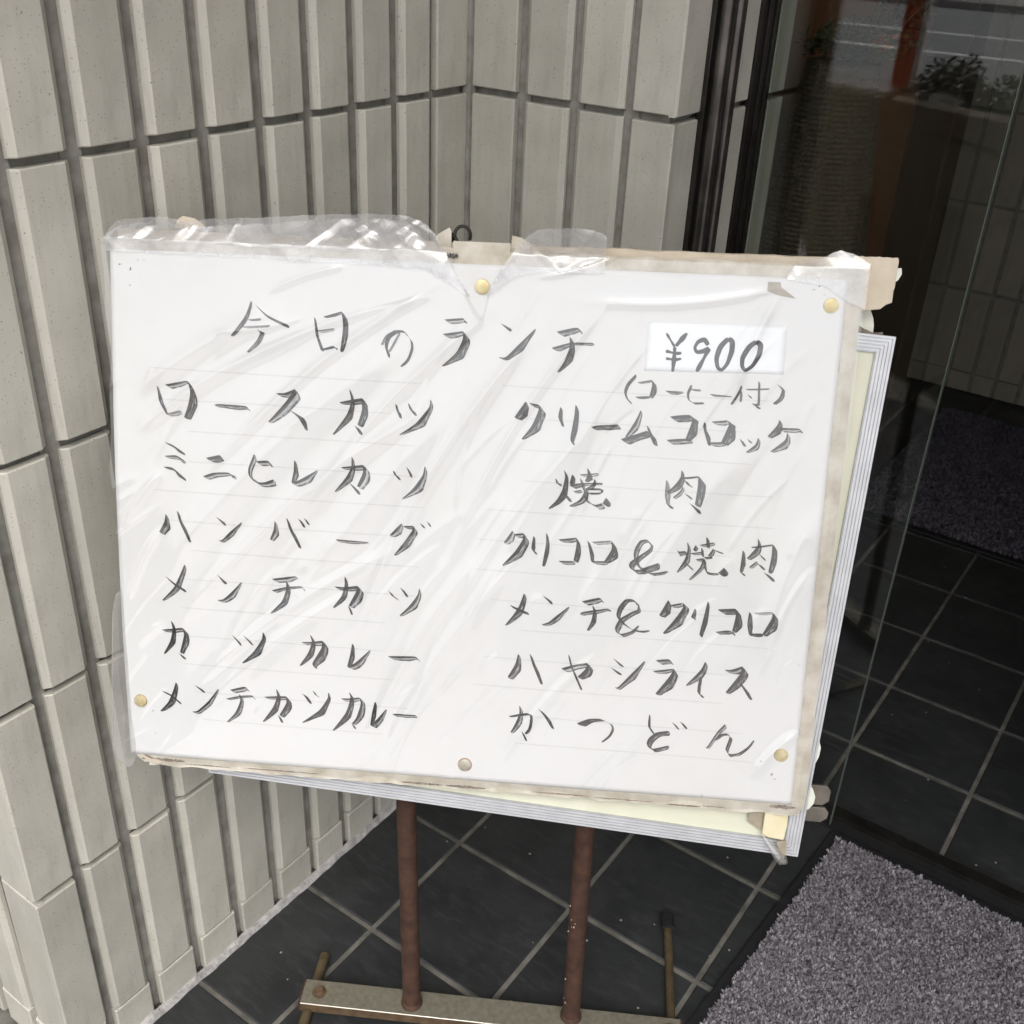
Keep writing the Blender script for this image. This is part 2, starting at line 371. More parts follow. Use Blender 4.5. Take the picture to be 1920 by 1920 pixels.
  ((2238,1124,2284,1183,2349,1202,2385,1172,2367,1088,2356,1023,2402,980,2485,996,2571,1068,2627,1151),(0.3,0.5,0.1),(0.85,0.3)),
 ],
}

# ------------------------------------------------------------------ helpers
def link(name, mesh, parent=None):
    o = bpy.data.objects.new(name, mesh)
    COL.objects.link(o)
    if parent is not None:
        o.parent = parent
    return o

def empty(name, label, cat, loc=(0, 0, 0), group=None, kind=None):
    o = bpy.data.objects.new(name, None)
    COL.objects.link(o)
    o.location = loc
    o.empty_display_size = 0.05
    if label: o['label'] = label
    if cat: o['category'] = cat
    if group: o['group'] = group
    if kind: o['kind'] = kind
    return o

class MB:
    K = 1.0
    """collects vertices and faces; build() links them as one mesh object"""
    def __init__(s):
        s.v = []; s.f = []
    def add(s, vs, fs):
        n = len(s.v)
        s.v += [tuple(v) for v in vs]
        s.f += [tuple(i + n for i in f) for f in fs]
    def box(s, a, b, xf=None):
        x0, y0, z0 = a; x1, y1, z1 = b
        vs = [Vector(p) for p in ((x0,y0,z0),(x1,y0,z0),(x1,y1,z0),(x0,y1,z0),(x0,y0,z1),(x1,y0,z1),(x1,y1,z1),(x0,y1,z1))]
        if xf: vs = [xf(v) for v in vs]
        s.add(vs, [(0,3,2,1),(4,5,6,7),(0,1,5,4),(1,2,6,5),(2,3,7,6),(3,0,4,7)])
    def tube(s, pts, r, seg=16, cap=True, xf=None):
        pts = [Vector(p) for p in pts]
        rs = r if isinstance(r, (list, tuple)) else [r] * len(pts)
        rs = [q * MB.K for q in rs]
        base = len(s.v)
        for i, p in enumerate(pts):
            t = (pts[min(i + 1, len(pts) - 1)] - pts[max(i - 1, 0)]).normalized()
            u = t.cross(Vector((0.31, 0.17, 0.93)))
            if u.length < 1e-3: u = t.cross(Vector((1, 0, 0)))
            u.normalize(); w = t.cross(u)
            for k in range(seg):
                a = 2 * math.pi * k / seg
                q = p + (u * math.cos(a) + w * math.sin(a)) * rs[i]
                s.v.append(tuple(xf(q) if xf else q))
        for i in range(len(pts) - 1):
            for k in range(seg):
                a = base + i * seg + k; b = base + i * seg + (k + 1) % seg
                s.f.append((a, b, b + seg, a + seg))
        if cap:
            s.f.append(tuple(base + k for k in range(seg))[::-1])
            s.f.append(tuple(base + (len(pts) - 1) * seg + k for k in range(seg)))
    def prism(s, poly, z0, z1, xf=None):
        n = len(poly)
        vs = [Vector((p[0], p[1], z0)) for p in poly] + [Vector((p[0], p[1], z1)) for p in poly]
        if xf: vs = [xf(v) for v in vs]
        fs = [tuple(range(n))[::-1], tuple(range(n, 2 * n))]
        fs += [(i, (i + 1) % n, n + (i + 1) % n, n + i) for i in range(n)]
        s.add(vs, fs)
    def mesh(s, name, mat=None, smooth=False, bevel=0):
        me = bpy.data.meshes.new(name)
        me.from_pydata(s.v, [], s.f)
        bm = bmesh.new(); bm.from_mesh(me)
        bmesh.ops.recalc_face_normals(bm, faces=bm.faces)
        if bevel:
            es = [e for e in bm.edges if len(e.link_faces) == 2 and e.calc_face_angle(0) > 0.6]
            bmesh.ops.bevel(bm, geom=es, offset=bevel, segments=2, affect='EDGES', profile=0.6)
        bm.to_mesh(me); bm.free()
        if mat: me.materials.append(mat)
        if smooth:
            for p in me.polygons: p.use_smooth = True
            try: me.set_sharp_from_angle(angle=rad(40))
            except Exception: pass
        return me
    def build(s, name, mat, parent=None, smooth=False, bevel=0):
        off = parent.location if parent is not None and parent.parent is None else (parent.parent.location if parent is not None else Vector((0,0,0)))
        off = Vector(off)
        s.v = [tuple(Vector(v) - off) for v in s.v]
        return link(name, s.mesh(name, mat, smooth, bevel), parent)

def raw_mesh(name, verts, faces, mat, uv=None, smooth=True, attrs=None):
    """numpy quads -> mesh"""
    me = bpy.data.meshes.new(name)
    nv, nf = len(verts), len(faces); k = faces.shape[1]
    me.vertices.add(nv); me.vertices.foreach_set('co', np.ascontiguousarray(verts, dtype=np.float32).ravel())
    me.loops.add(nf * k); me.loops.foreach_set('vertex_index', np.ascontiguousarray(faces, dtype=np.int32).ravel())
    me.polygons.add(nf)
    me.polygons.foreach_set('loop_start', np.arange(0, nf * k, k, dtype=np.int32))
    me.polygons.foreach_set('use_smooth', np.full(nf, smooth))
    me.update(calc_edges=True)
    if attrs:
        for an, dat in attrs.items():
            a = me.attributes.new(an, 'FLOAT', 'POINT')
            a.data.foreach_set('value', np.ascontiguousarray(dat, dtype=np.float32))
    me.materials.append(mat)
    me.validate()
    return me

# ------------------------------------------------------------------ materials
def newmat(name):
    m = bpy.data.materials.new(name); m.use_nodes = True
    nt = m.node_tree
    b = nt.nodes['Principled BSDF']
    return m, nt, b
def N(nt, t, **kw):
    n = nt.nodes.new(t)
    for k, v in kw.items():
        if k in n.inputs: n.inputs[k].default_value = v
        else: setattr(n, k, v)
    return n
def L(nt, a, b): nt.links.new(a, b)
def coords(nt, kind='Object', scale=None):
    tc = N(nt, 'ShaderNodeTexCoord')
    out = tc.outputs[kind]
    if scale:
        mp = N(nt, 'ShaderNodeMapping'); mp.inputs['Scale'].default_value = scale
        L(nt, out, mp.inputs[0]); out = mp.outputs[0]
    return out
def noise(nt, vec, scale, detail=3, rough=0.5, lo=0.3, hi=0.7, a=0.0, b=1.0):
    n = N(nt, 'ShaderNodeTexNoise'); n.inputs['Scale'].default_value = scale
    n.inputs['Detail'].default_value = detail; n.inputs['Roughness'].default_value = rough
    L(nt, vec, n.inputs['Vector'])
    mr = N(nt, 'ShaderNodeMapRange'); mr.clamp = True
    for k, v in zip(('From Min', 'From Max', 'To Min', 'To Max'), (lo, hi, a, b)): mr.inputs[k].default_value = v
    L(nt, n.outputs['Fac'], mr.inputs[0])
    return mr.outputs[0]
def mixc(nt, fac, c1, c2):
    m = N(nt, 'ShaderNodeMix', data_type='RGBA')
    for sock, c in ((m.inputs[6], c1), (m.inputs[7], c2)):
        if hasattr(c, 'links'): L(nt, c, sock)
        else: sock.default_value = (*c, 1)
    if hasattr(fac, 'links'): L(nt, fac, m.inputs[0])
    else: m.inputs[0].default_value = fac
    return m.outputs[2]
def bump(nt, b, h, strength, dist):
    bp = N(nt, 'ShaderNodeBump'); bp.inputs['Strength'].default_value = strength; bp.inputs['Distance'].default_value = dist
    L(nt, h, bp.inputs['Height']); L(nt, bp.outputs[0], b.inputs['Normal'])
    return bp
def mth(nt, op, a, b=None, c=None):
    m = N(nt, 'ShaderNodeMath', operation=op)
    for i, v in enumerate((a, b, c)):
        if v is None: continue
        if hasattr(v, 'links'): L(nt, v, m.inputs[i])
        else: m.inputs[i].default_value = v
    return m.outputs[0]

def simple(name, c, rough=0.5, metal=0.0, c2=None, scale=40, lo=0.35, hi=0.65, bmp=0, bscale=200, bdist=0.0005, spec=0.5):
    m, nt, b = newmat(name)
    b.inputs['Roughness'].default_value = rough
    b.inputs['Metallic'].default_value = metal
    b.inputs['Specular IOR Level'].default_value = spec
    v = coords(nt)
    if c2: L(nt, mixc(nt, noise(nt, v, scale, 4, 0.6, lo, hi), c, c2), b.inputs['Base Color'])
    else: b.inputs['Base Color'].default_value = (*c, 1)
    if bmp: bump(nt, b, noise(nt, v, bscale, 3, 0.6, 0.2, 0.8), bmp, bdist)
    return m

def tile_material(name, base, warm, spec_amt=1.0):
    """glazed stoneware: soft mottling, fine iron speckles, a tone of its own per tile"""
    m, nt, b = newmat(name)
    v = coords(nt)
    oi = N(nt, 'ShaderNodeObjectInfo')
    off = N(nt, 'ShaderNodeVectorMath', operation='SCALE'); off.inputs[3].default_value = 9.0
    cx = N(nt, 'ShaderNodeCombineXYZ'); L(nt, oi.outputs['Random'], cx.inputs[0]); L(nt, oi.outputs['Random'], cx.inputs[2])
    L(nt, cx.outputs[0], off.inputs[0])
    ad = N(nt, 'ShaderNodeVectorMath', operation='ADD'); L(nt, v, ad.inputs[0]); L(nt, off.outputs[0], ad.inputs[1])
    p = ad.outputs[0]
    col = mixc(nt, noise(nt, p, 14, 4, 0.6, 0.3, 0.7), base, warm)
    # vertical rub marks
    mp = N(nt, 'ShaderNodeMapping'); mp.inputs['Scale'].default_value = (60, 60, 5); L(nt, p, mp.inputs[0])
    col = mixc(nt, noise(nt, mp.outputs[0], 1.0, 3, 0.6, 0.5, 0.8, 0, 0.22), col, tuple(0.72 * x for x in base))
    hsv = N(nt, 'ShaderNodeHueSaturation'); L(nt, col, hsv.inputs['Color'])
    L(nt, mth(nt, 'MULTIPLY_ADD', oi.outputs['Random'], 0.20, 0.90), hsv.inputs['Value'])
    col = hsv.outputs[0]
    # big sparse specks and a fine pepper
    for sc, lo, hi, k in ((85, 0.045, 0.075, 0.8 * spec_amt), (330, 0.10, 0.26, 0.5 * spec_amt), (160, 0.05, 0.11, 0.6 * spec_amt)):
        vo = N(nt, 'ShaderNodeTexVoronoi'); vo.inputs['Scale'].default_value = sc
        L(nt, p, vo.inputs['Vector'])
        mr = N(nt, 'ShaderNodeMapRange'); mr.clamp = True
        for kk, vv in zip(('From Min', 'From Max', 'To Min', 'To Max'), (lo, hi, 1, 0)): mr.inputs[kk].default_value = vv
        L(nt, vo.outputs['Distance'], mr.inputs[0])
        sel = N(nt, 'ShaderNodeSeparateColor'); L(nt, vo.outputs['Color'], sel.inputs[0])
        gate = mth(nt, 'GREATER_THAN', sel.outputs[0], 0.66)
        col = mixc(nt, mth(nt, 'MULTIPLY', mth(nt, 'MULTIPLY', mr.outputs[0], gate), k), col, (0.06, 0.05, 0.04))
    # grime film
    col = mixc(nt, noise(nt, coords(nt, 'Generated'), 3.1, 5, 0.65, 0.5, 0.85, 0, 0.35), col, (0.20, 0.19, 0.165))
    L(nt, col, b.inputs['Base Color'])
    b.inputs['Roughness'].default_value = 0.42
    b.inputs['Specular IOR Level'].default_value = 0.4
    bump(nt, b, noise(nt, p, 160, 4, 0.6, 0.2, 0.8), 0.25, 0.0006)
    return m

M = {}
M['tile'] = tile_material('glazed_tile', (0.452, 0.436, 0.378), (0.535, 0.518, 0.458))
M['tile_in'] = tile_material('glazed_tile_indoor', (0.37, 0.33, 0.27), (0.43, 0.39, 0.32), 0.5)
M['mortar'] = simple('mortar', (0.20, 0.19, 0.165), 0.95, c2=(0.30, 0.29, 0.26), scale=45, bmp=0.5, bscale=90, bdist=0.001)
M['mortar_pale'] = simple('mortar_pale', (0.28, 0.265, 0.26), 0.95, c2=(0.50, 0.48, 0.475), scale=90, bmp=0.8, bscale=300, bdist=0.002)
M['grout'] = simple('grout', (0.080, 0.076, 0.066), 0.9, c2=(0.17, 0.162, 0.142), scale=30, bmp=0.4, bscale=300)

def slate():
    m, nt, b = newmat('dark_floor_tile')
    oi = N(nt, 'ShaderNodeObjectInfo')
    v = coords(nt)
    cx = N(nt, 'ShaderNodeCombineXYZ'); L(nt, mth(nt, 'MULTIPLY', oi.outputs['Random'], 13.0), cx.inputs[0])
    ad = N(nt, 'ShaderNodeVectorMath', operation='ADD'); L(nt, v, ad.inputs[0]); L(nt, cx.outputs[0], ad.inputs[1]); p = ad.outputs[0]
    col = mixc(nt, noise(nt, p, 12, 6, 0.65, 0.35, 0.7), (0.0165, 0.0178, 0.0190), (0.031, 0.0330, 0.0340))
    # pale scuffs
    mp = N(nt, 'ShaderNodeMapping'); mp.inputs['Scale'].default_value = (24, 90, 24); mp.inputs['Rotation'].default_value = (0, 0, 0.7); L(nt, p, mp.inputs[0])
    col = mixc(nt, noise(nt, mp.outputs[0], 1.0, 6, 0.75, 0.50, 0.78, 0, 0.5), col, (0.075, 0.078, 0.08))
    vo = N(nt, 'ShaderNodeTexVoronoi'); vo.inputs['Scale'].default_value = 45; L(nt, p, vo.inputs['Vector'])
    sel = N(nt, 'ShaderNodeSeparateColor'); L(nt, vo.outputs['Color'], sel.inputs[0])
    g = mth(nt, 'MULTIPLY', mth(nt, 'LESS_THAN', vo.outputs['Distance'], 0.07), mth(nt, 'GREATER_THAN', sel.outputs[1], 0.86))
    col = mixc(nt, mth(nt, 'MULTIPLY', g, 0.8), col, (0.4, 0.4, 0.38))
    L(nt, col, b.inputs['Base Color'])
    L(nt, noise(nt, p, 9, 4, 0.6, 0.3, 0.7, 0.30, 0.58), b.inputs['Roughness'])
    b.inputs['Specular IOR Level'].default_value = 0.5
    bump(nt, b, noise(nt, p, 55, 6, 0.7, 0.2, 0.8), 0.35, 0.0012)
    return m
M['slate'] = slate()

def paper_mat(name, c, c2, trans=0.0):
    m, nt, b = newmat(name)
    v = coords(nt)
    L(nt, mixc(nt, noise(nt, v, 6, 4, 0.6, 0.35, 0.7), c, c2), b.inputs['Base Color'])
    b.inputs['Roughness'].default_value = 0.8
    b.inputs['Specular IOR Level'].default_value = 0.2
    bump(nt, b, noise(nt, v, 7, 3, 0.5, 0.3, 0.7), 0.25, 0.004)
    return m
M['paper'] = paper_mat('menu_paper', (0.69, 0.695, 0.692), (0.668, 0.664, 0.654))
M['label_paper'] = paper_mat('label_paper', (0.80, 0.82, 0.84), (0.78, 0.80, 0.82))

def ink():
    m, nt, b = newmat('marker_ink')
    ed = N(nt, 'ShaderNodeAttribute', attribute_name='edge').outputs['Fac']      # 0..1 across the nib
    al = N(nt, 'ShaderNodeAttribute', attribute_name='along').outputs['Fac']     # metres along the stroke
    dk = N(nt, 'ShaderNodeAttribute', attribute_name='dark').outputs['Fac']
    fl = N(nt, 'ShaderNodeAttribute', attribute_name='fill').outputs['Fac']
    cx = N(nt, 'ShaderNodeCombineXYZ'); L(nt, mth(nt, 'MULTIPLY', ed, 9.0), cx.inputs[0]); L(nt, mth(nt, 'MULTIPLY', al, 90.0), cx.inputs[1])
    sn = noise(nt, cx.outputs[0], 1.0, 4, 0.7, 0.38, 0.66)             # dry brush streaks
    v2 = N(nt, 'ShaderNodeCombineXYZ'); L(nt, ed, v2.inputs[0]); L(nt, mth(nt, 'MULTIPLY', al, 160.0), v2.inputs[1])
    s2 = noise(nt, v2.outputs[0], 1.6, 3, 0.6, 0.35, 0.62)
    e1 = mth(nt, 'SUBTRACT', 1.0, mth(nt, 'DIVIDE', ed, 0.52)); e1 = mth(nt, 'SMOOTH_MAX', e1, 0.0, 0.05)
    e2 = mth(nt, 'SUBTRACT', 1.0, mth(nt, 'DIVIDE', mth(nt, 'SUBTRACT', 1.0, ed), 0.36)); e2 = mth(nt, 'SMOOTH_MAX', e2, 0.0, 0.05)
    e1 = mth(nt, 'MINIMUM', mth(nt, 'MULTIPLY', e1, 3.2), 1.0)
    e2 = mth(nt, 'MULTIPLY', mth(nt, 'MINIMUM', mth(nt, 'MULTIPLY', e2, 2.2), 1.0), mth(nt, 'MULTIPLY_ADD', s2, 0.60, 0.40))
    edge = mth(nt, 'MULTIPLY', mth(nt, 'MAXIMUM', e1, e2), mth(nt, 'MINIMUM', mth(nt, 'MULTIPLY', dk, 1.65), 1.0))
    body = mth(nt, 'MULTIPLY', mth(nt, 'MULTIPLY', fl, 2.7), mth(nt, 'MULTIPLY_ADD', sn, 1.6, 0.20))
    a = mth(nt, 'MINIMUM', mth(nt, 'MAXIMUM', edge, body), 1.0)
    a = mth(nt, 'MULTIPLY', a, mth(nt, 'MULTIPLY_ADD', sn, 0.10, 0.97))
    a = mth(nt, 'MINIMUM', a, 0.97)
    b.inputs['Base Color'].default_value = (0.016, 0.016, 0.018, 1)
    b.inputs['Roughness'].default_value = 0.6
    L(nt, a, b.inputs['Alpha'])
    return m
M['ink'] = ink()

def film(name, haze, tint=(0.93, 0.93, 0.92), rough=0.12, gl=1.0, hscale=30):
    """clear plastic: mostly see-through, a Fresnel sheen on both sides and a faint milky body"""
    m, nt, b = newmat(name)
    nt.nodes.remove(b)
    out = nt.nodes['Material Output']
    geo = N(nt, 'ShaderNodeNewGeometry')
    dp = N(nt, 'ShaderNodeVectorMath', operation='DOT_PRODUCT')
    L(nt, geo.outputs['Normal'], dp.inputs[0]); L(nt, geo.outputs['Incoming'], dp.inputs[1])
    cs = mth(nt, 'ABSOLUTE', dp.outputs['Value'])
    fr = mth(nt, 'MULTIPLY_ADD', mth(nt, 'POWER', mth(nt, 'SUBTRACT', 1.0, cs), 5.0), 0.87, 0.115 * gl)
    tr = N(nt, 'ShaderNodeBsdfTransparent'); tr.inputs[0].default_value = (1, 1, 1, 1)
    df = N(nt, 'ShaderNodeBsdfDiffuse'); df.inputs[0].default_value = (*tint, 1)
    tl = N(nt, 'ShaderNodeBsdfTranslucent'); tl.inputs[0].default_value = (*tint, 1)
    dm = N(nt, 'ShaderNodeMixShader'); dm.inputs[0].default_value = 0.5
    L(nt, df.outputs[0], dm.inputs[1]); L(nt, tl.outputs[0], dm.inputs[2])
    gs = N(nt, 'ShaderNodeBsdfGlossy'); gs.inputs['Roughness'].default_value = rough
    m1 = N(nt, 'ShaderNodeMixShader'); L(nt, tr.outputs[0], m1.inputs[1]); L(nt, dm.outputs[0], m1.inputs[2])
    if isinstance(haze, (int, float)):
        hz = noise(nt, coords(nt), hscale, 3, 0.6, 0.3, 0.75, haze * 0.5, haze * 1.5)
    L(nt, hz, m1.inputs[0])
    m2 = N(nt, 'ShaderNodeMixShader'); L(nt, fr, m2.inputs[0]); L(nt, m1.outputs[0], m2.inputs[1]); L(nt, gs.outputs[0], m2.inputs[2])
    L(nt, m2.outputs[0], out.inputs[0])
    return m
M['film'] = film('clear_plastic_film', 0.03, rough=0.07)
M['film_crumpled'] = film('crumpled_plastic_film', 0.32, (0.86, 0.87, 0.90), 0.22, 1.1)
M['clear_tape'] = film('clear_tape', 0.22, (0.80, 0.79, 0.76), 0.2, 1.0)

def glass_mat():
    m, nt, b = newmat('window_glass'); nt.nodes.remove(b)
    out = nt.nodes['Material Output']
    geo = N(nt, 'ShaderNodeNewGeometry')
    dp = N(nt, 'ShaderNodeVectorMath', operation='DOT_PRODUCT')
    L(nt, geo.outputs['Normal'], dp.inputs[0]); L(nt, geo.outputs['Incoming'], dp.inputs[1])
    cs = mth(nt, 'ABSOLUTE', dp.outputs['Value'])
    fr = mth(nt, 'MULTIPLY_ADD', mth(nt, 'POWER', mth(nt, 'SUBTRACT', 1.0, cs), 5.0), 0.92, 0.080)
    tr = N(nt, 'ShaderNodeBsdfTransparent'); tr.inputs[0].default_value = (0.87, 0.895, 0.87, 1)
    gs = N(nt, 'ShaderNodeBsdfGlossy'); gs.inputs['Roughness'].default_value = 0.0
    mx = N(nt, 'ShaderNodeMixShader'); L(nt, fr, mx.inputs[0]); L(nt, tr.outputs[0], mx.inputs[1]); L(nt, gs.outputs[0], mx.inputs[2])
    L(nt, mx.outputs[0], out.inputs[0])
    return m
M['glass'] = glass_mat()

M['bronze'] = simple('bronze_anodised_metal', (0.030, 0.028, 0.025), 0.32, 0.75, c2=(0.055, 0.050, 0.044), scale=20, bmp=0.1)
M['bronze_light'] = simple('worn_bronze_metal', (0.09, 0.085, 0.078), 0.25, 0.9, c2=(0.16, 0.15, 0.14), scale=30)
M['alu'] = simple('aluminium', (0.50, 0.51, 0.53), 0.4, 0.3, c2=(0.57, 0.58, 0.60), scale=50, bmp=0.1)
M['cream'] = simple('cream_acrylic', (0.60, 0.60, 0.47), 0.35, c2=(0.66, 0.655, 0.53), scale=12)
M['rust'] = simple('red_oxide_paint', (0.043, 0.020, 0.013), 0.7, c2=(0.080, 0.038, 0.023), scale=60, bmp=0.5, bscale=350, bdist=0.0006)
M['chip'] = simple('bare_metal_chip', (0.45, 0.36, 0.32), 0.5)
M['steel'] = simple('dull_steel', (0.18, 0.166, 0.125), 0.45, 0.3, c2=(0.24, 0.222, 0.175), scale=140, bmp=0.25, bscale=500)
M['steel_side'] = simple('rusting_steel', (0.10, 0.062, 0.035), 0.6, 0.3, c2=(0.17, 0.115, 0.065), scale=70, bmp=0.3)
M['worn_edge_highlight'] = simple('polished_edge', (0.72, 0.67, 0.58), 0.32, 0.8)
M['brass_rod'] = simple('tarnished_rod', (0.10, 0.072, 0.040), 0.5, 0.5, c2=(0.17, 0.13, 0.075), scale=60, bmp=0.3)
M['rubber'] = simple('black_rubber', (0.010, 0.010, 0.011), 0.55, c2=(0.016, 0.016, 0.017), scale=100, bmp=0.4)
M['plywood'] = simple('old_board', (0.52, 0.47, 0.38), 0.8, c2=(0.62, 0.57, 0.48), scale=35, bmp=0.4)
M['cardboard'] = simple('cream_masking_tape', (0.43, 0.385, 0.305), 0.75, c2=(0.60, 0.565, 0.49), scale=42, bmp=0.5, bscale=90, bdist=0.0012)
M['kraft'] = simple('yellowed_paper_wrap', (0.50, 0.42, 0.32), 0.8, c2=(0.62, 0.545, 0.43), scale=17, bmp=0.8, bscale=45, bdist=0.0025)
M['dirt'] = simple('dirty_tape_glue', (0.16, 0.13, 0.11), 0.9, c2=(0.30, 0.25, 0.20), scale=150, bmp=0.5)
M['plate'] = simple('grimy_plate', (0.10, 0.088, 0.072), 0.5, 0.3, c2=(0.17, 0.15, 0.125), scale=50)
M['brown_tape'] = simple('brown_packing_tape', (0.27, 0.23, 0.17), 0.5, c2=(0.38, 0.33, 0.25), scale=60, bmp=0.3)
M['foam'] = simple('yellow_foam_tape', (0.66, 0.58, 0.36), 0.8, c2=(0.72, 0.66, 0.47), scale=30, bmp=0.4)
M['pin'] = simple('brass_pin', (0.46, 0.37, 0.18), 0.4, 0.4, c2=(0.62, 0.55, 0.34), scale=90)
M['pin_grey'] = simple('steel_pin', (0.45, 0.43, 0.36), 0.3, 0.7, c2=(0.60, 0.57, 0.48), scale=160)
M['pin_rust'] = simple('rust_ring', (0.38, 0.22, 0.10), 0.8)
M['wire'] = simple('dark_wire', (0.035, 0.032, 0.028), 0.5, 0.6)
M['curl'] = simple('pale_sheet', (0.70, 0.72, 0.62), 0.6, c2=(0.76, 0.77, 0.68), scale=30)
M['wood'] = simple('orange_brown_wood', (0.17, 0.072, 0.028), 0.5, c2=(0.22, 0.095, 0.040), scale=9, bmp=0.1)
M['darkwood'] = simple('dark_red_brown_wood', (0.035, 0.014, 0.010), 0.45, c2=(0.055, 0.024, 0.018), scale=12)
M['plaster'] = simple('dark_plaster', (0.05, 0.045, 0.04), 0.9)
M['soffit'] = simple('soffit_board', (0.50, 0.48, 0.45), 0.9, c2=(0.55, 0.53, 0.50), scale=5)
M['wicker'] = simple('dark_wicker', (0.035, 0.026, 0.018), 0.65, c2=(0.13, 0.098, 0.068), scale=220, bmp=0.8, bscale=500, bdist=0.002)
M['asphalt'] = simple('asphalt', (0.21, 0.215, 0.225), 0.9, c2=(0.27, 0.275, 0.285), scale=60)
M['lane_paint'] = simple('lane_paint', (0.88, 0.88, 0.86), 0.7, c2=(0.92, 0.92, 0.90), scale=8)
M['pavement'] = simple('pinkish_pavement', (0.42, 0.37, 0.37), 0.9, c2=(0.46, 0.41, 0.405), scale=9)
M['far_pavement'] = simple('pale_concrete', (0.27, 0.255, 0.25), 0.9, c2=(0.33, 0.315, 0.31), scale=3)
M['soil'] = simple('planting_soil', (0.018, 0.013, 0.010), 0.95, c2=(0.035, 0.026, 0.018), scale=60, bmp=1)
M['planter'] = simple('dark_planter_box', (0.030, 0.014, 0.012), 0.7, c2=(0.045, 0.022, 0.018), scale=25)
M['leaf'] = simple('dark_green_leaf', (0.016, 0.028, 0.012), 0.6, c2=(0.030, 0.048, 0.020), scale=30)
M['leaf_yellow'] = simple('yellow_green_leaf', (0.050, 0.050, 0.016), 0.8, c2=(0.085, 0.078, 0.028), scale=60)
M['flower_red'] = simple('red_petals', (0.42, 0.030, 0.030), 0.6, c2=(0.55, 0.07, 0.05), scale=40)
M['flower_orange'] = simple('orange_petals', (0.55, 0.16, 0.05), 0.6)
M['flower_magenta'] = simple('magenta_petals', (0.30, 0.015, 0.10), 0.6, c2=(0.42, 0.04, 0.16), scale=60)
M['flower_pale'] = simple('pale_pink_petals', (0.62, 0.50, 0.50), 0.6)
M['stem'] = simple('brown_stem', (0.06, 0.045, 0.025), 0.8)
M['concrete_wall'] = simple('far_shopfront_wall', (0.30, 0.29, 0.27), 0.9, c2=(0.36, 0.35, 0.33), scale=1.5)

# ------------------------------------------------------------------ the tiled walls
H = HC
XL = -0.667 * H          # left wall, face plane
YB = 0.879 * H           # back wall, face plane
XR = -0.445 * H          # reveal, face plane
RELIEF = 0.0090
rowb = [0.0497, 0.2458, 0.4408, 0.6390, 0.8390, 1.0375, 1.2360, 1.4345, 1.6330, 1.8315, 2.0300, 2.2285, 2.4270]
JZ = 0.0064
rows = [(0.002, rowb[0] - 0.0020)] + [(rowb[i], rowb[i + 1] - JZ) for i in range(len(rowb) - 1)]
CEIL = rowb[-1] * H + 0.02

def tile_mesh(w, h, ca, cb, mat, d=RELIEF):
    """tile lying on z-up: local x = along, local y = out (towards -y), local z = up; ca / cb: chamfered sides"""
    key = ('tile', round(w, 4), round(h, 4), ca, cb, mat.name)
    if key in CACHE: return CACHE[key]
    cw = 0.0062
    prof = [(0, 0), (0, 0.0042) if ca else (0, d), (cw, d) if ca else (0.0015, d),
            (w - cw, d) if cb else (w - 0.0015, d), (w, 0.0042) if cb else (w, d), (w, 0)]
    if not ca: prof[1] = (0, d - 0.001)
    if not cb: prof[4] = (w, d - 0.001)
    lv = [(0, -0.0012), (0.0012, 0), (h - 0.0012, 0), (h, -0.0012)]
    mb = MB()
    for z, dd in lv:
        for (a, o) in prof: mb.v.append((a, -(o + dd if o > 0.001 else o), z))
    n = 6
    for k in range(3):
        for i in range(n - 1):
            a = k * n + i
            mb.f.append((a, a + 1, a + 1 + n, a + n))
    mb.f.append(tuple(range(n))[::-1]); mb.f.append(tuple(range(3 * n, 4 * n)))
    me = mb.mesh('tile', mat)
    CACHE[key] = me
    return me
CACHE = {}
rt = random.Random(3)
def place_tiles(parent, cols, rws, origin, angle, mat, flip=False, name='tile', zmax=99):
    """cols: (a, b, chamfer a, chamfer b) along; origin: point where along = 0 on the mortar plane"""
    for (z0, z1) in rws:
        if z0 * H > zmax: continue
        for (a, b, ca, cb) in cols:
            cut = z1 - z0 < 0.06
            me = tile_mesh(b - a, (z1 - z0) * H, ca and not cut, cb and not cut, mat)
            o = link(name, me, parent)
            ax = Vector((math.cos(angle), math.sin(angle), 0))
            out = Vector((math.sin(angle), -math.cos(angle), 0))
            p = Vector(origin) + ax * a + out * rt.uniform(-0.0007, 0.0007) + ax * rt.uniform(-0.0005, 0.0005) + Vector((0, 0, z0 * H + rt.uniform(-0.0006, 0.0006)))
            o.location = p - parent.location
            o.rotation_euler = (rt.uniform(-0.0025, 0.0025), rt.uniform(-0.002, 0.002), angle + rt.uniform(-0.004, 0.004))

# left wall: along +Y (angle 90 deg: local -y points to +x)
wl = empty('tiled_wall', 'long left wall of vertical speckled grey tiles running from the street into the porch', 'wall', (XL - 0.3, 0.6, 0))
J = [0.3366, 0.3875, 0.4417, 0.4975, 0.5525, 0.6095, 0.6625, 0.716, 0.770, 0.8235]
JW = 0.0108
cols = [(0.298 * H, J[0] * H, False, False)]
for i in range(len(J) - 1): cols.append(((J[i] + JW) * H, J[i + 1] * H, True, True))
cols.append(((J[-1] + JW * 0.6) * H, YB - 0.004, False, False))
place_tiles(wl, cols, rows, (XL - RELIEF, 0, 0), math.pi / 2, M['tile'])
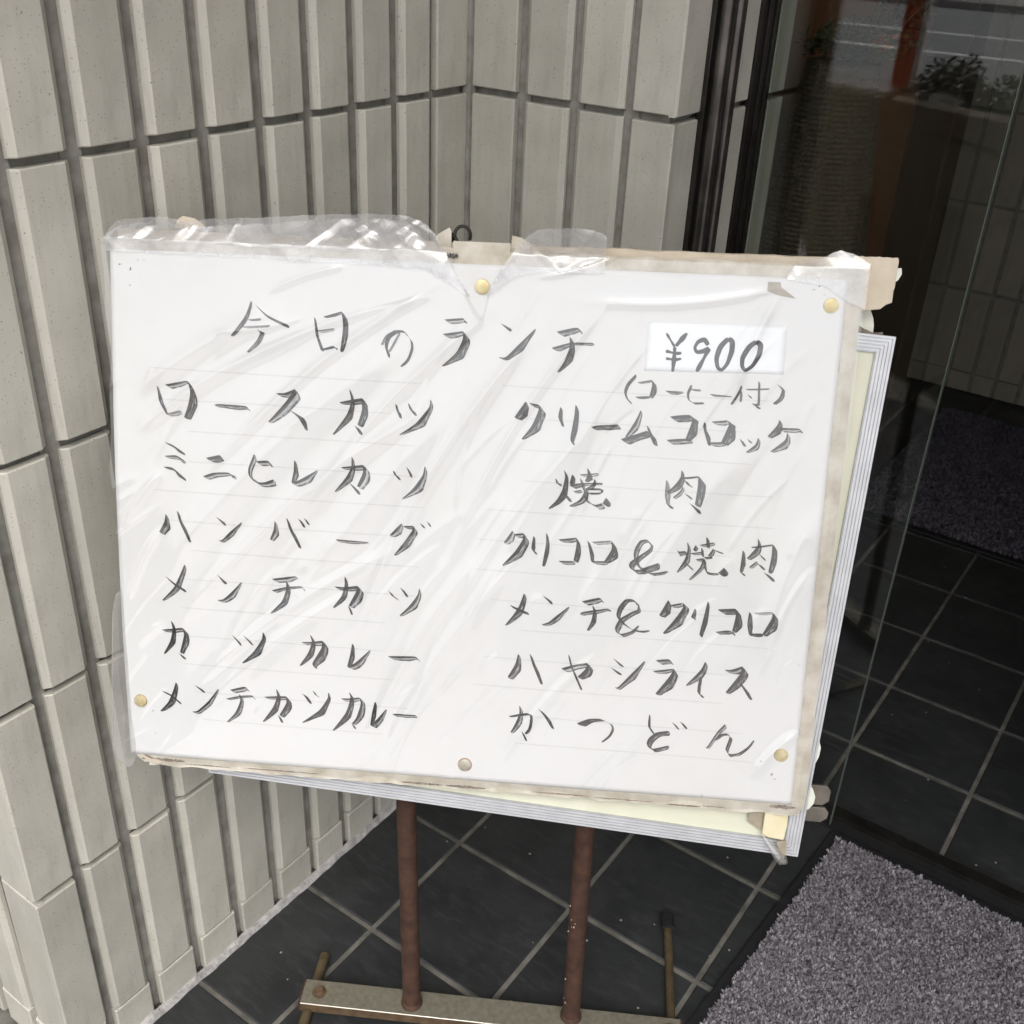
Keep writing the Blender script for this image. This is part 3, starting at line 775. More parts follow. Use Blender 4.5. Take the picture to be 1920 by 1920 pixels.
# street end of the same wall: faces -Y, along = -X measured from the far end
mb = MB()
mb.box((XL - 3.2, 0.298 * H + RELIEF + 0.004, 0), (XL - RELIEF - 0.004, YB + 0.25, CEIL))
mb.build('mortar_core', M['mortar'], wl)
def vstrips(parent, cols_, origin, angle, mat):
    """raked vertical mortar joints between the columns, running through the row joints"""
    ax = Vector((math.cos(angle), math.sin(angle), 0)); inn = Vector((-math.sin(angle), math.cos(angle), 0))
    es = sorted(cols_)
    for (a, b, _, _), (c, d, _, _) in zip(es[:-1], es[1:]):
        m_ = MB()
        w_ = 0.0035
        n_ = 40
        for i in range(n_ + 1):
            z = CEIL * i / n_
            for (x_, o_) in ((b - w_, 0.0045), (b - w_, 0.0002), ((b + c) / 2, 0.0010 + 0.0007 * mnoise.noise(Vector((b * 50, z * 14, angle)))), (c + w_, 0.0002), (c + w_, 0.0045)):
                m_.v.append(tuple(Vector(origin) + ax * x_ + inn * (o_ + 0.0002) + Vector((0, 0, z))))
        for i in range(n_):
            for k in range(4):
                p_ = i * 5 + k; m_.f.append((p_, p_ + 1, p_ + 6, p_ + 5))
        m_.build('mortar_joint', mat, parent, smooth=True)
vstrips(wl, cols, (XL - RELIEF, 0, 0), math.pi / 2, M['mortar'])
endc = [(3.2 - 0.056 * H, 3.2 - 0.0006, True, False)]
x = 3.2 - 0.056 * H
while x > 2.2:
    x1 = x - JW * H; x = x1 - 0.044 * H
    endc.append((x, x1, True, True))
vstrips(wl, endc, (XL - 3.2, 0.298 * H + RELIEF, 0), 0, M['mortar'])
place_tiles(wl, endc, rows, (XL - 3.2, 0.298 * H + RELIEF, 0), 0, M['tile'])
# rough mortar fillet at the foot of the wall
mb = MB()
n = 90
ya, yb_ = 0.30 * H, YB
top = []
for i in range(n + 1):
    y = ya + (yb_ - ya) * i / n
    w = 0.0075 + 0.0020 * mnoise.noise(Vector((y * 30, 0, 0))) + 0.0012 * mnoise.noise(Vector((y * 120, 3, 0)))
    hgt = 0.007 + 0.004 * mnoise.noise(Vector((y * 60, 8, 0)))
    top.append(((XL - 0.002, y, 0.0005), (XL - 0.001, y, max(0.003, hgt)), (XL + w * 0.55, y, max(0.002, hgt * 0.8)), (XL + w, y, 0.0005)))
for r in top:
    for q in r: mb.v.append(q)
for i in range(n):
    for k in range(3):
        a = i * 4 + k; mb.f.append((a, a + 1, a + 5, a + 4))
mb.build('mortar_fillet', M['mortar_pale'], wl, smooth=True)

# back wall and its return (the L shaped pier beside the entrance)
wb = empty('tiled_wall', 'narrow pier of vertical tiles between the inner corner and the glass entrance', 'wall', (-0.55 * H, YB + 0.1, 0))
x0 = XL
bc = [(-0.6635, -0.6135, False, False), (-0.6035, -0.5545, True, True), (-0.5455, -0.4973, True, True), (-0.4877, -0.4452, False, False)]
bc = [((a - (-0.667)) * H, (b - (-0.667)) * H, c, d) for a, b, c, d in bc]
place_tiles(wb, bc, rows, (x0, YB + RELIEF, 0), 0, M['tile'])
rc = [(0.8795, 0.9245, False, False), (0.930, 0.9605, False, False), (0.966, 1.024, False, False), (1.034, 1.0705, False, False), (1.076, 1.112, False, False)]
rc = [((a - 0.879) * H, (b - 0.879) * H, c, d) for a, b, c, d in rc]
place_tiles(wb, rc, rows, (XR - RELIEF, YB, 0), math.pi / 2, M['tile'])
mb = MB(); mb.box((XL - 0.006, YB - 0.0045, 0), (XL + 0.0050, YB + 0.006, CEIL)); mb.build('corner_joint', M['mortar'], wb)
vstrips(wb, bc, (x0, YB + RELIEF, 0), 0, M['mortar'])
mb = MB()
mb.box((XL - 0.005, YB + RELIEF + 0.004, 0), (XR - RELIEF - 0.004, 1.1115 * H, CEIL))
mb.build('mortar_core', M['mortar'], wb)

# ------------------------------------------------------------------ floor of the porch and of the entrance hall
fl = empty('floor', None, None, (0, 1.0, 0), kind='structure')
PX, PY = 0.1597 * H, 0.1583 * H
gx0, gy0 = -0.5645 * H, 0.756 * H
mb = MB(); mb.box((XL - 0.6, -0.80, -0.10), (2.2, 2.9 * H, -0.0022))
mb.build('grout_bed', M['grout'], fl)
GJ = 0.0070
def floor_tile_mesh(w, d):
    key = ('ft', round(w, 3), round(d, 3))
    if key in CACHE: return CACHE[key]
    b = 0.0016
    mb = MB()
    mb.add([(0,0,-0.008),(w,0,-0.008),(w,d,-0.008),(0,d,-0.008),(0,0,-0.0012),(w,0,-0.0012),(w,d,-0.0012),(0,d,-0.0012),(b,b,0),(w-b,b,0),(w-b,d-b,0),(b,d-b,0)],
           [(0,3,2,1),(0,1,5,4),(1,2,6,5),(2,3,7,6),(3,0,4,7),(4,5,9,8),(5,6,10,9),(6,7,11,10),(7,4,8,11),(8,9,10,11)])
    CACHE[key] = mb.mesh('tile', M['slate'])
    return CACHE[key]
for i in range(-1, 10):
    for j in range(-7, 15):
        xa = gx0 + i * PX + GJ / 2; xb = gx0 + (i + 1) * PX - GJ / 2
        ya = gy0 + j * PY + GJ / 2; yb_ = gy0 + (j + 1) * PY - GJ / 2
        if i == -1: xa = XL + 0.004 if ya < 1.1 * H else xa
        if ya < -0.77: continue
        o = link('tile', floor_tile_mesh(xb - xa, yb_ - ya), fl)
        o.location = Vector((xa, ya, rt.uniform(-0.0006, 0.0003))) - fl.location
        o.rotation_euler = (rt.uniform(-0.002, 0.002), rt.uniform(-0.002, 0.002), 0)

# ------------------------------------------------------------------ entrance: rail, post, glass, threshold
sr = empty('shutter_rail', 'dark bronze double pipe rail fixed upright to the tiled pier', 'rail', (XR + 0.01, 0.945 * H, 0))
mb = MB(); mb.box((XR - 0.004, 0.9235 * H, 0), (XR + 0.006, 0.9672 * H, 2.12))
mb.build('back_plate', M['bronze'], sr, bevel=0.001)
for yy in (0.9345, 0.9565):
    mb = MB(); mb.tube([(XR + 0.012, yy * H, 0), (XR + 0.012, yy * H, 2.12)], 0.0088, 20)
    mb.build('pipe', M['bronze_light'], sr, smooth=True)
gp = empty('glass_panel', 'fixed clear glass panel beside the open doorway, reflecting the street', 'window', (-0.33 * H, 1.06 * H, 0))
mb = MB()
mb.box((XR - 0.003, 1.0245 * H, 0), (XR + 0.004, 1.0660 * H, 2.15))
mb.box((XR + 0.0042, 1.036 * H, 0), (XR + 0.007, 1.0440 * H, 2.15))
mb.box((XR + 0.0042, 1.0475 * H, 0), (XR + 0.009, 1.0525 * H, 2.15))
mb.build('side_frame', M['bronze'], gp, bevel=0.0008)
mb = MB(); mb.box((XR + 0.0045, 1.0575 * H, 0.006), (-0.2140 * H, 1.0575 * H + 0.008, 2.14))
mb.build('pane', M['glass'], gp)
mb = MB(); mb.box((-0.2139 * H, 1.0575 * H, 0.006), (-0.2139 * H + 0.0012, 1.0575 * H + 0.008, 2.14))
mb.build('polished_edge', simple('glass_edge', (0.10, 0.12, 0.10), 0.3), gp)
th = empty('threshold', 'low dark metal sill strip across the doorway behind the grey mat', 'door sill', (0.2, 1.075 * H, 0))
mb = MB(); mb.box((XR - 0.004, 1.0560 * H, 0.0006), (2.0, 1.0720 * H, 0.0048)); mb.build('shadow_strip', M['rubber'], th)  # black strip stands in for the shadow gap behind the mat
mb = MB(); mb.box((XR - 0.004, 1.0722 * H, 0.0006), (2.0, 1.0880 * H, 0.0120)); mb.build('sill', M['bronze'], th, bevel=0.001)
mb = MB(); mb.box((XR - 0.004, 1.0882 * H, 0.0006), (2.0, 1.0915 * H, 0.0100)); mb.build('trim', M['bronze_light'], th)

# ------------------------------------------------------------------ entrance hall
XP = -0.50 * H
YW = 2.63 * H
hp = empty('hall_partition', 'orange brown wooden partition just inside the glass, dark door panel at its far end', 'partition', (XP, 1.5 * H, 0))
mb = MB(); mb.box((XP - 0.06, 1.113 * H, 0), (XP, 1.774 * H, 2.2)); mb.build('wood_panel', M['wood'], hp)
mb = MB(); mb.box((XP - 0.05, 1.7745 * H, 0), (XP + 0.004, 2.00 * H, 2.2)); mb.build('door_leaf', M['darkwood'], hp)
mb = MB(); mb.box((XP - 0.05, 2.0005 * H, 0), (XP + 0.010, 2.09 * H, 2.2)); mb.build('door_jamb', simple('brown_jamb', (0.055, 0.026, 0.018), 0.5), hp)
mb = MB(); mb.box((XP + 0.001, 1.80 * H, 0.02), (XP + 0.0062, 1.96 * H, 0.30)); mb.build('kick_plate', M['darkwood'], hp)
wf = empty('tiled_wall', 'dim end wall of pale vertical tiles at the back of the entrance hall', 'wall', (-0.3, YW + 0.1, 0))
fc = []
x = -0.85
k0 = -0.58
xs = [k0 + 0.0552 * i for i in range(-5, 14)]
for a, b in zip(xs[:-1], xs[1:]): fc.append(((a + 0.004) * H + 1.2, (b - 0.004) * H + 1.2, False, False))
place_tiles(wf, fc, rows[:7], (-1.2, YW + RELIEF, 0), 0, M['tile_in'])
mb = MB(); mb.box((-2.0, YW + RELIEF, 0), (2.2, YW + 0.2, 2.35)); mb.build('mortar_core', M['mortar'], wf)
hall = empty('hall_shell', 'plain side walls and ceiling enclosing the entrance hall, plus an unseen front wall added to darken it', 'wall', (0, 2.0, 0))
for q in (((2.2, 1.115 * H, 0), (2.3, YW + 0.2, 2.35)), ((-2.1, 2.10 * H, 0), (-2.0, YW + 0.2, 2.35)), ((-2.1, 2.05 * H, 0), (XP - 0.051, 2.0995 * H, 2.35)), ((0.13, 1.115 * H, 0), (2.2, 1.16 * H, 2.35))):  # last box: unseen wall beside the doorway, added to darken the hall
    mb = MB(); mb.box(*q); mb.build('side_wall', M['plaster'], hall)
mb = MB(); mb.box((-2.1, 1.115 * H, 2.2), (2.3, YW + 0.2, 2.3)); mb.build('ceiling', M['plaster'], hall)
mb = MB(); mb.box((XR - 0.01, 1.02 * H, 2.151), (2.2, 1.114 * H, CEIL)); mb.build('door_head', M['bronze'], hall)
# porch soffit and the right jamb (outside the frame, they shape the light)
so = empty('porch_canopy', 'flat canopy over the entrance porch, out of the camera view above', 'canopy', (0, 0.4, CEIL))
mb = MB(); mb.box((-4.0, -0.60, CEIL + 0.001), (2.6, 3.4, CEIL + 0.35)); mb.build('soffit', M['soffit'], so)

rw = empty('side_wall', 'plain tiled wall end added unseen on the far right to shade the porch', 'wall', (2.1, 1.0, 0))
mb = MB(); mb.box((1.75, 0.55, 0.0), (1.95, 1.10 * H, CEIL)); mb.build('wall_body', M['tile'], rw)  # unseen wall, added to darken the left wall's light

# ------------------------------------------------------------------ mats
def mat_thing(name, label, poly, pile_col, pile_col2, density, hgt, border=0.016, blade=0.0030):
    c = Vector((sum(p[0] for p in poly) / 4, sum(p[1] for p in poly) / 4, 0))
    t = empty(name, label, 'door mat', c)
    mb = MB(); mb.prism(poly, 0.0008, 0.0062); mb.build('rubber_backing', M['rubber'], t, bevel=0.0012)
    P = np.array(poly)
    def inner(u, v, m=border):
        e1, e2 = P[1] - P[0], P[3] - P[0]
        l1, l2 = np.linalg.norm(e1), np.linalg.norm(e2)
        uu = m / l1 + u * (1 - 2 * m / l1); vv = m / l2 + v * (1 - 2 * m / l2)
        return P[0] + np.outer(uu, e1) + np.outer(vv, e2) + np.outer(uu * vv, P[2] - P[1] - e2)
    area = np.linalg.norm(P[1] - P[0]) * np.linalg.norm(P[3] - P[0])
    n = int(area * density)
    base = inner(rng.random(n), rng.random(n))
    ang = rng.random(n) * 6.28 + 0.8 * np.sin(base[:, 0] * 330 + 3 * np.sin(base[:, 1] * 210))
    lean = 0.35 + rng.random(n) * 1.0
    ln = hgt * (0.70 + 0.35 * rng.random(n) + 0.22 * np.sin(base[:, 0] * 420 + 1.3 * np.sin(base[:, 1] * 160)) * np.sin(base[:, 1] * 390))
    dx, dy = np.cos(ang), np.sin(ang)
    wx, wy = -dy, dx
    w = blade * (0.30 + 0.25 * rng.random(n))
    vs = np.zeros((n, 6, 3))
    for k, (s, z, ww) in enumerate(((0, 0, 0.8), (0.35, 0.6, 1.0), (1.0, 1.0, 0.45))):
        cx = base[:, 0] + dx * lean * ln * s * 0.7; cy = base[:, 1] + dy * lean * ln * s * 0.7
        cz = 0.0062 + ln * z * (1.15 - 0.35 * lean)
        vs[:, k * 2] = np.stack([cx - wx * w * ww, cy - wy * w * ww, cz], 1)
        vs[:, k * 2 + 1] = np.stack([cx + wx * w * ww, cy + wy * w * ww, cz], 1)
    vs[:, :, 0] -= c.x; vs[:, :, 1] -= c.y
    b = (np.arange(n) * 6)[:, None]
    fs = np.concatenate([b + np.array([[0, 1, 3, 2]]), b + np.array([[2, 3, 5, 4]])])
    tone = np.repeat(rng.random(n), 6)
    m, nt, bs = newmat(name + '_pile')
    at = N(nt, 'ShaderNodeAttribute', attribute_name='tone').outputs['Fac']
    mr = N(nt, 'ShaderNodeMapRange'); mr.inputs['From Min'].default_value = 0.15; mr.inputs['From Max'].default_value = 0.85; L(nt, at, mr.inputs[0])
    cc = mixc(nt, mr.outputs[0], pile_col, pile_col2)
    cc = mixc(nt, noise(nt, coords(nt), 22, 3, 0.6, 0.35, 0.7, 0, 0.35), cc, pile_col)
    cc = mixc(nt, noise(nt, coords(nt), 190, 2, 0.5, 0.54, 0.68, 0, 0.7), cc, tuple(0.35 * q for q in pile_col))
    cc = mixc(nt, noise(nt, coords(nt), 5, 3, 0.6, 0.45, 0.75, 0, 0.3), cc, tuple(0.75 * q for q in pile_col2))
    L(nt, cc, bs.inputs['Base Color']); bs.inputs['Roughness'].default_value = 0.7
    bs.inputs['Specular IOR Level'].default_value = 0.3
    me = raw_mesh('pile', vs.reshape(-1, 3), fs, m, attrs={'tone': tone})
    o = link('pile', me, t); o['kind'] = 'stuff'
    return t
mat_thing('door_mat', 'grey purple shaggy mat with a black rubber rim outside the doorway',
          [(-0.207 * H, 1.052 * H), (-0.248 * H, 0.40 * H), (0.42 * H, 0.40 * H), (0.42 * H, 1.052 * H)],
          (0.115, 0.105, 0.118), (0.37, 0.350, 0.382), 560000, 0.0072)
mat_thing('door_mat', 'darker shaggy mat lying further inside the hall before the tiled end wall',
          [(-0.50 * H, 1.872 * H), (0.45 * H, 1.872 * H), (0.45 * H, 2.50 * H), (-0.50 * H, 2.50 * H)],
          (0.07, 0.060, 0.075), (0.22, 0.20, 0.24), 90000, 0.008, blade=0.006)

# ------------------------------------------------------------------ the sign
BO = Vector((-0.47238, 0.69172, 0.34410))
BU = Vector((0.86560, 0.49990, 0.02700)).normalized()
BV = Vector((-0.16504, 0.23402, 0.95812)); BV = (BV - BU * BV.dot(BU)).normalized()
BN = BU.cross(BV)
SB = 0.865                                        # the board hangs in front of its posts and leans back to them
BO = Vector((0, 0, HC)) + (BO - Vector((0, 0, HC))) * SB
def bl(u, v, w=0.0): return BO + (BU * u + BV * v + BN * w) * SB
def bxf(q): return bl(q[0], q[1], q[2])

ss = empty('sign_stand', 'aluminium framed cream sign board on two rust red pipe posts and a steel bar foot', 'sign stand', (-0.40 * H, 0.60 * H, 0))
# frame: its own axes, turned 3.9 degrees clockwise in the plane of the board
FW, FH, FZ = 0.640, 0.5475, -0.016
fc0 = Vector((0.323, -0.021))                     # lower right corner
fa = rad(-3.9)
fr_ = Vector((math.cos(fa), math.sin(fa))); fu_ = Vector((-math.sin(fa), math.cos(fa)))
def fxf(q):      # q: x to the left from the right edge is negative, y up, z out
    p = fc0 + fr_ * q[0] + fu_ * q[1]
    return bl(p.x, p.y, FZ + q[2])
def rail(poly_a, poly_b, length, horizontal, at_):
    pass
PW = 0.0165
def frame_bar(name, kind):
    """fluted profile, mitred at both ends: runs along the outer edge"""
    mb = MB()
    n = 5
    prof = []
    step = PW / n
    for i in range(n):
        a = i * step
        prof += [(a, 0.0), (a + step * 0.66, 0.0), (a + step * 0.74, -0.0012), (a + step * 0.94, -0.0012)]
    prof += [(PW, 0.0)]
    prof = [(0, -0.016)] + prof + [(PW, -0.016)]
    def pt(t, d, z):
        # t: 0/1 end, d distance in from the outer edge
        if kind == 'bottom': return (-FW + d if t == 0 else -d, d, z)
        if kind == 'top': return (-FW + d if t == 0 else -d, FH - d, z)
        if kind == 'right': return (-d, d if t == 0 else FH - d, z)
        return (-FW + d, d if t == 0 else FH - d, z)
    m_ = len(prof)
    vs = [fxf(pt(0, d, z)) for d, z in prof] + [fxf(pt(1, d, z)) for d, z in prof]
    fs = [(i, i + 1, m_ + i + 1, m_ + i) for i in range(m_ - 1)] + [(m_ - 1, 0, m_, 2 * m_ - 1)]
    fs += [tuple(range(m_)), tuple(range(m_, 2 * m_))]
    mb.add(vs, fs)
    return mb.build('frame_bar', M['alu'], ss)
for kname in ('bottom', 'top', 'right', 'left'): frame_bar('frame_bar', kname)
mb = MB(); mb.box((-FW + PW - 0.001, PW - 0.001, -0.012), (-PW + 0.001, FH - PW + 0.001, -0.0035), fxf)
mb.build('cream_panel', M['cream'], ss)
mb = MB(); mb.box((-FW + 0.002, 0.002, -0.024), (-0.002, FH - 0.002, -0.0162), fxf); mb.build('back_sheet', M['plywood'], ss)
# posts
p1, p2 = Vector((-0.4610, 0.5435, 0)) * H, Vector((-0.3237, 0.6285, 0)) * H
for p in (p1, p2):
    dvec = Vector((-0.0292, 0.0123, 1.0)); k_ = 0.9
    while (p + dvec * k_ - BO).dot(BN) > -0.034 and k_ > 0.3: k_ -= 0.004
    k_ = 0.3
    while k_ < 0.95 and (p + dvec * (k_ + 0.004) - BO).dot(BN) < -0.040: k_ += 0.004
    t = p + dvec * k_
    b0 = p + Vector((0, 0, 0.022))
    # push the posts just behind the sheet where they pass it
    mb = MB()
    pts = [b0 + (t - b0) * k / 12 for k in range(13)]
    mb.tube(pts, 0.0107, 24)
    mb.build('post', M['rust'], ss, smooth=True)
    mb = MB(); mb.tube([b0 + Vector((0, 0, 0.0)), b0 + Vector((0, 0, 0.004)), b0 + Vector((0, 0, 0.007))], [0.0132, 0.0128, 0.0108], 20)
    mb.build('weld', M['rust'], ss, smooth=True)
# foot bar (channel): from pixel back-projection of its top face
A_ = Vector((-0.5665, 0.5005, 0)) * H; B_ = Vector((-0.5520, 0.4765, 0)) * H; C_ = Vector((-0.2335, 0.6990, 0)) * H
ux = Vector((0.8643, 0.5030, 0)).normalized()
uy = Vector((-ux.y, ux.x, 0))
ctr = Vector((-0.4595, 0.5445, 0)) * H
def fxy(a, b, z): return ctr + ux * a + uy * b + Vector((0, 0, z))
def fbx(q): return fxy(q[0], q[1], q[2])
La, Lb, Wd = -0.1365, 0.324, 0.0166
mb = MB(); mb.box((La, -Wd, 0.0200), (Lb, Wd, 0.0228), fbx); mb.build('bar_top', M['steel'], ss, bevel=0.0006)
mb = MB(); mb.box((La, -Wd, 0.0075), (Lb, -Wd + 0.0025, 0.0198), fbx); mb.box((La, Wd - 0.0025, 0.0075), (Lb, Wd, 0.0198), fbx)
mb.build('bar_side', M['steel_side'], ss)
for a_, b_ in ((La - 0.0024, La - 0.0001), (Lb + 0.0001, Lb + 0.0024)):
    mb = MB(); mb.box((a_, -Wd, 0.0075), (b_, Wd, 0.0226), fbx); mb.build('end_plate', M['rust'], ss)
mb = MB(); mb.tube([fxy(La + 0.001, -Wd - 0.0002, 0.0222), fxy(Lb, -Wd - 0.0002, 0.0222)], 0.0008, 10); mb.build('bar_edge_highlight', M['worn_edge_highlight'], ss, smooth=True)  # worn glossy edge, its bright highlight put into the pale colour
for a in (La + 0.020, Lb - 0.014):
    mb = MB(); mb.tube([fxy(a, 0, 0.0228), fxy(a, 0, 0.0262), fxy(a, 0, 0.0282)], [0.0062, 0.0062, 0.0048], 20)
    mb.build('bolt', M['steel_side'], ss, smooth=True)
    mb = MB(); mb.tube([fxy(a, 0, 0.0229), fxy(a, 0, 0.0238)], 0.0088, 20); mb.build('washer', M['steel_side'], ss, smooth=True)
# cross rods
lr0, lr1 = Vector((-0.5775, 0.5385, 0)) * H, Vector((-0.5290, 0.4500, 0)) * H
mb = MB(); mb.tube([lr0 + Vector((0, 0, 0.007)), lr1 + Vector((0, 0, 0.007))], 0.0062, 18); mb.build('cross_rod', M['brass_rod'], ss, smooth=True)
rr0, rr1 = Vector((-0.3065, 0.8045, 0)) * H, Vector((-0.2290, 0.6700, 0)) * H
mb = MB(); mb.tube([rr0 + Vector((0, 0, 0.007)), rr1 + Vector((0, 0, 0.007))], 0.0055, 18); rod = mb.build('cross_rod', M['brass_rod'], ss, smooth=True)
dr = (rr0 - rr1).normalized()
mb = MB(); mb.tube([rr0 + Vector((0, 0, 0.0085)) - dr * 0.018, rr0 + Vector((0, 0, 0.0085)) + dr * 0.004, rr0 + Vector((0, 0, 0.0085)) + dr * 0.007], [0.0088, 0.0088, 0.006], 20)
mb.build('rubber_cap', M['rubber'], ss, smooth=True)
# rusty hinge plates behind the lower right corner
for (v0, v1) in ((0.024, 0.047), (0.004, 0.0215)):
    mb = MB()
    poly = [(0.305, v0), (0.350, v0), (0.3565, v0 + 0.005), (0.3575, v1 - 0.006), (0.353, v1), (0.305, v1)]
    mb.prism(poly, -0.052, -0.048, bxf); mb.build('hinge_plate', M['plate'], ss, bevel=0.0008)
# arms that hold the lower part of the tilted frame off the posts
for p in (p1, p2):
    q = p + Vector((-0.0292, 0.0123, 1.0)) * 0.50
    hit = q - BN * ((q - BO).dot(BN)) - BN * 0.030
    mb = MB(); mb.tube([q, hit], 0.006, 12); mb.build('support_arm', M['rust'], ss, smooth=True)
# chips of bare metal on the right post
for k in range(9):
    z = 0.18 + 0.012 * (k % 3) + rt.uniform(-0.01, 0.01) if k < 6 else 0.08 + rt.uniform(-0.03, 0.03)
    a = rt.uniform(-2.3, -1.2)
    c = p2 + Vector((-0.0292, 0.0123, 1)) * z + Vector((math.cos(a), math.sin(a), 0)) * 0.0107
    mb = MB(); r = rt.uniform(0.0005, 0.0013)
    mb.tube([c - Vector((0, 0, r)), c, c + Vector((0, 0, r * 1.4))], [r * 0.4, r, r * 0.3], 6)
    mb.build('paint_chip', M['chip'], ss)
# wavy edge of a pale sheet sticking out behind the frame
mb = MB()
pol = [(0.300, 0.110), (0.3345, 0.108), (0.3375, 0.098), (0.3365, 0.088), (0.3325, 0.077), (0.3285, 0.068), (0.3295, 0.058), (0.3345, 0.050), (0.3375, 0.042), (0.3365, 0.034), (0.3325, 0.028), (0.3285, 0.0255), (0.3215, 0.030), (0.300, 0.030)]
mb.prism(pol, -0.0315, -0.0305, bxf); mb.build('pale_sheet', M['curl'], ss)
mb = MB()
pol = [(0.300, 0.553), (0.3345, 0.5545), (0.3385, 0.547), (0.3412, 0.541), (0.3425, 0.534), (0.3425, 0.520), (0.300, 0.520)]
mb.prism(pol, -0.034, -0.0325, bxf); mb.build('pale_sheet', M['curl'], ss)
mb = MB(); mb.tube([bl(0.322, 0.534, -0.03), bl(0.331, 0.529, -0.027), bl(0.341, 0.5265, -0.027), bl(0.350, 0.527, -0.026)], [0.0026, 0.0022, 0.0012, 0.0016], 8)
mb.build('tape_scrap', M['dirt'], ss)

# ------------------------------------------------------------------ the menu board hung on the stand
MB.K = SB
mbd = empty('menu_board', 'handwritten Japanese lunch menu under clear plastic on a taped board, price label top right', 'menu board', bl(-0.04, 0.036))
U0, U1, V0, V1 = -0.3925, 0.3215, 0.0375, 0.5865
def wob(t, s, a): return a * mnoise.noise(Vector((t * s, a * 100, 1.7)))
def ragged(n, fn):  return [fn(i / n) for i in range(n + 1)]
# core board
mb = MB()
pol = []
pol += ragged(40, lambda t: (U0 + 0.012 + (U1 - 0.012 - U0 - 0.012) * t, V0 + wob(t, 30, 0.0016)))
pol += [(U1 - 0.004, V0 + 0.003), (U1 - 0.0005, V0 + 0.010)]
pol += ragged(20, lambda t: (U1 + wob(t, 12, 0.0010), V0 + 0.014 + (V1 - V0 - 0.022) * t))
pol += [(U1 - 0.002, V1 - 0.002)]
pol += ragged(30, lambda t: (U1 - 0.006 + (U0 + 0.006 - U1 + 0.006) * t, V1 + wob(t, 25, 0.0012)))
pol += [(U0 + 0.001, V1 - 0.004), (U0, V0 + 0.02), (U0 + 0.004, V0 + 0.006)]
mb.prism(pol, -0.0095, -0.0012, bxf)
mb.build('backing_board', M['cardboard'], mbd)
# batten along the top, wrapped in yellowed paper
mb = MB()
n = 60
segs = []
for i in range(n + 1):
    t = i / n; u = -0.392 + (0.3515 + 0.392) * t
    top = 0.5955 + 0.0016 * mnoise.noise(Vector((u * 35, 0, 0))) + 0.0008 * mnoise.noise(Vector((u * 140, 2, 0)))
    bot = 0.5495 + 0.0018 * mnoise.noise(Vector((u * 40, 5, 0)))
    if u > 0.335: bot += (u - 0.335) * 0.45
    zf = -0.0115 + 0.0012 * mnoise.noise(Vector((u * 22, 9, 0)))
    segs.append([(u, bot, -0.036), (u, bot, zf), (u, (bot + top) / 2, zf + 0.0018 * mnoise.noise(Vector((u * 50, 4, 4)))), (u, top - 0.001, zf), (u, top, zf - 0.002), (u, top, -0.036)])
vs = [bxf(q) for s in segs for q in s]; fs = []
for i in range(n):
    for k in range(6):
        a = i * 6 + k; b = i * 6 + (k + 1) % 6
        fs.append((a, b, b + 6, a + 6))
fs += [(0, 1, 2, 3, 4, 5), tuple(n * 6 + k for k in range(6))]
mb.add(vs, fs); mb.build('batten', M['kraft'], mbd)
mb = MB()
mb.prism(ragged(16, lambda t: (0.312 + 0.0405 * t, 0.5975 + wob(t, 20, 0.001))) + [(0.353, 0.594), (0.352, 0.570), (0.3475, 0.556), (0.341, 0.5505), (0.330, 0.549), (0.312, 0.5485)], -0.0112, -0.0101, bxf)
mb.build('paper_wrap', M['kraft'], mbd)
mb = MB(); mb.prism([(0.353, 0.588), (0.3575, 0.5885), (0.3585, 0.583), (0.3555, 0.577), (0.3530, 0.576)], -0.016, -0.0155, bxf); mb.build('tape_tab', M['curl'], mbd)
# masking tape bands over the margins (torn edges)
def strip(name, u0, u1, vfn0, vfn1, w, mat, n=50):
    a = [(u0 + (u1 - u0) * i / n, vfn0(i / n)) for i in range(n + 1)]
    b = [(u0 + (u1 - u0) * i / n, vfn1(i / n)) for i in range(n + 1)][::-1]
    m_ = MB(); m_.prism(a + b, w, w + 0.0005, bxf); return m_.build(name, mat, mbd)
strip('masking_tape', -0.055, 0.300, lambda t: 0.573, lambda t: 0.5885 + 0.0007 * math.sin(t * 40) + wob(t, 60, 0.001), -0.0010, M['cardboard'])
strip('masking_tape', -0.385, -0.060, lambda t: 0.573, lambda t: 0.590 + wob(t, 30, 0.003), -0.0010, M['cardboard'])
strip('masking_tape', -0.060, -0.006, lambda t: 0.585 + wob(t, 40, 0.002), lambda t: 0.5962, -0.0006, M['cardboard'], 20)
strip('masking_tape', -0.375, 0.315, lambda t: 0.0345 + wob(t, 50, 0.0022), lambda t: 0.0500, -0.0010, M['cardboard'], 120)
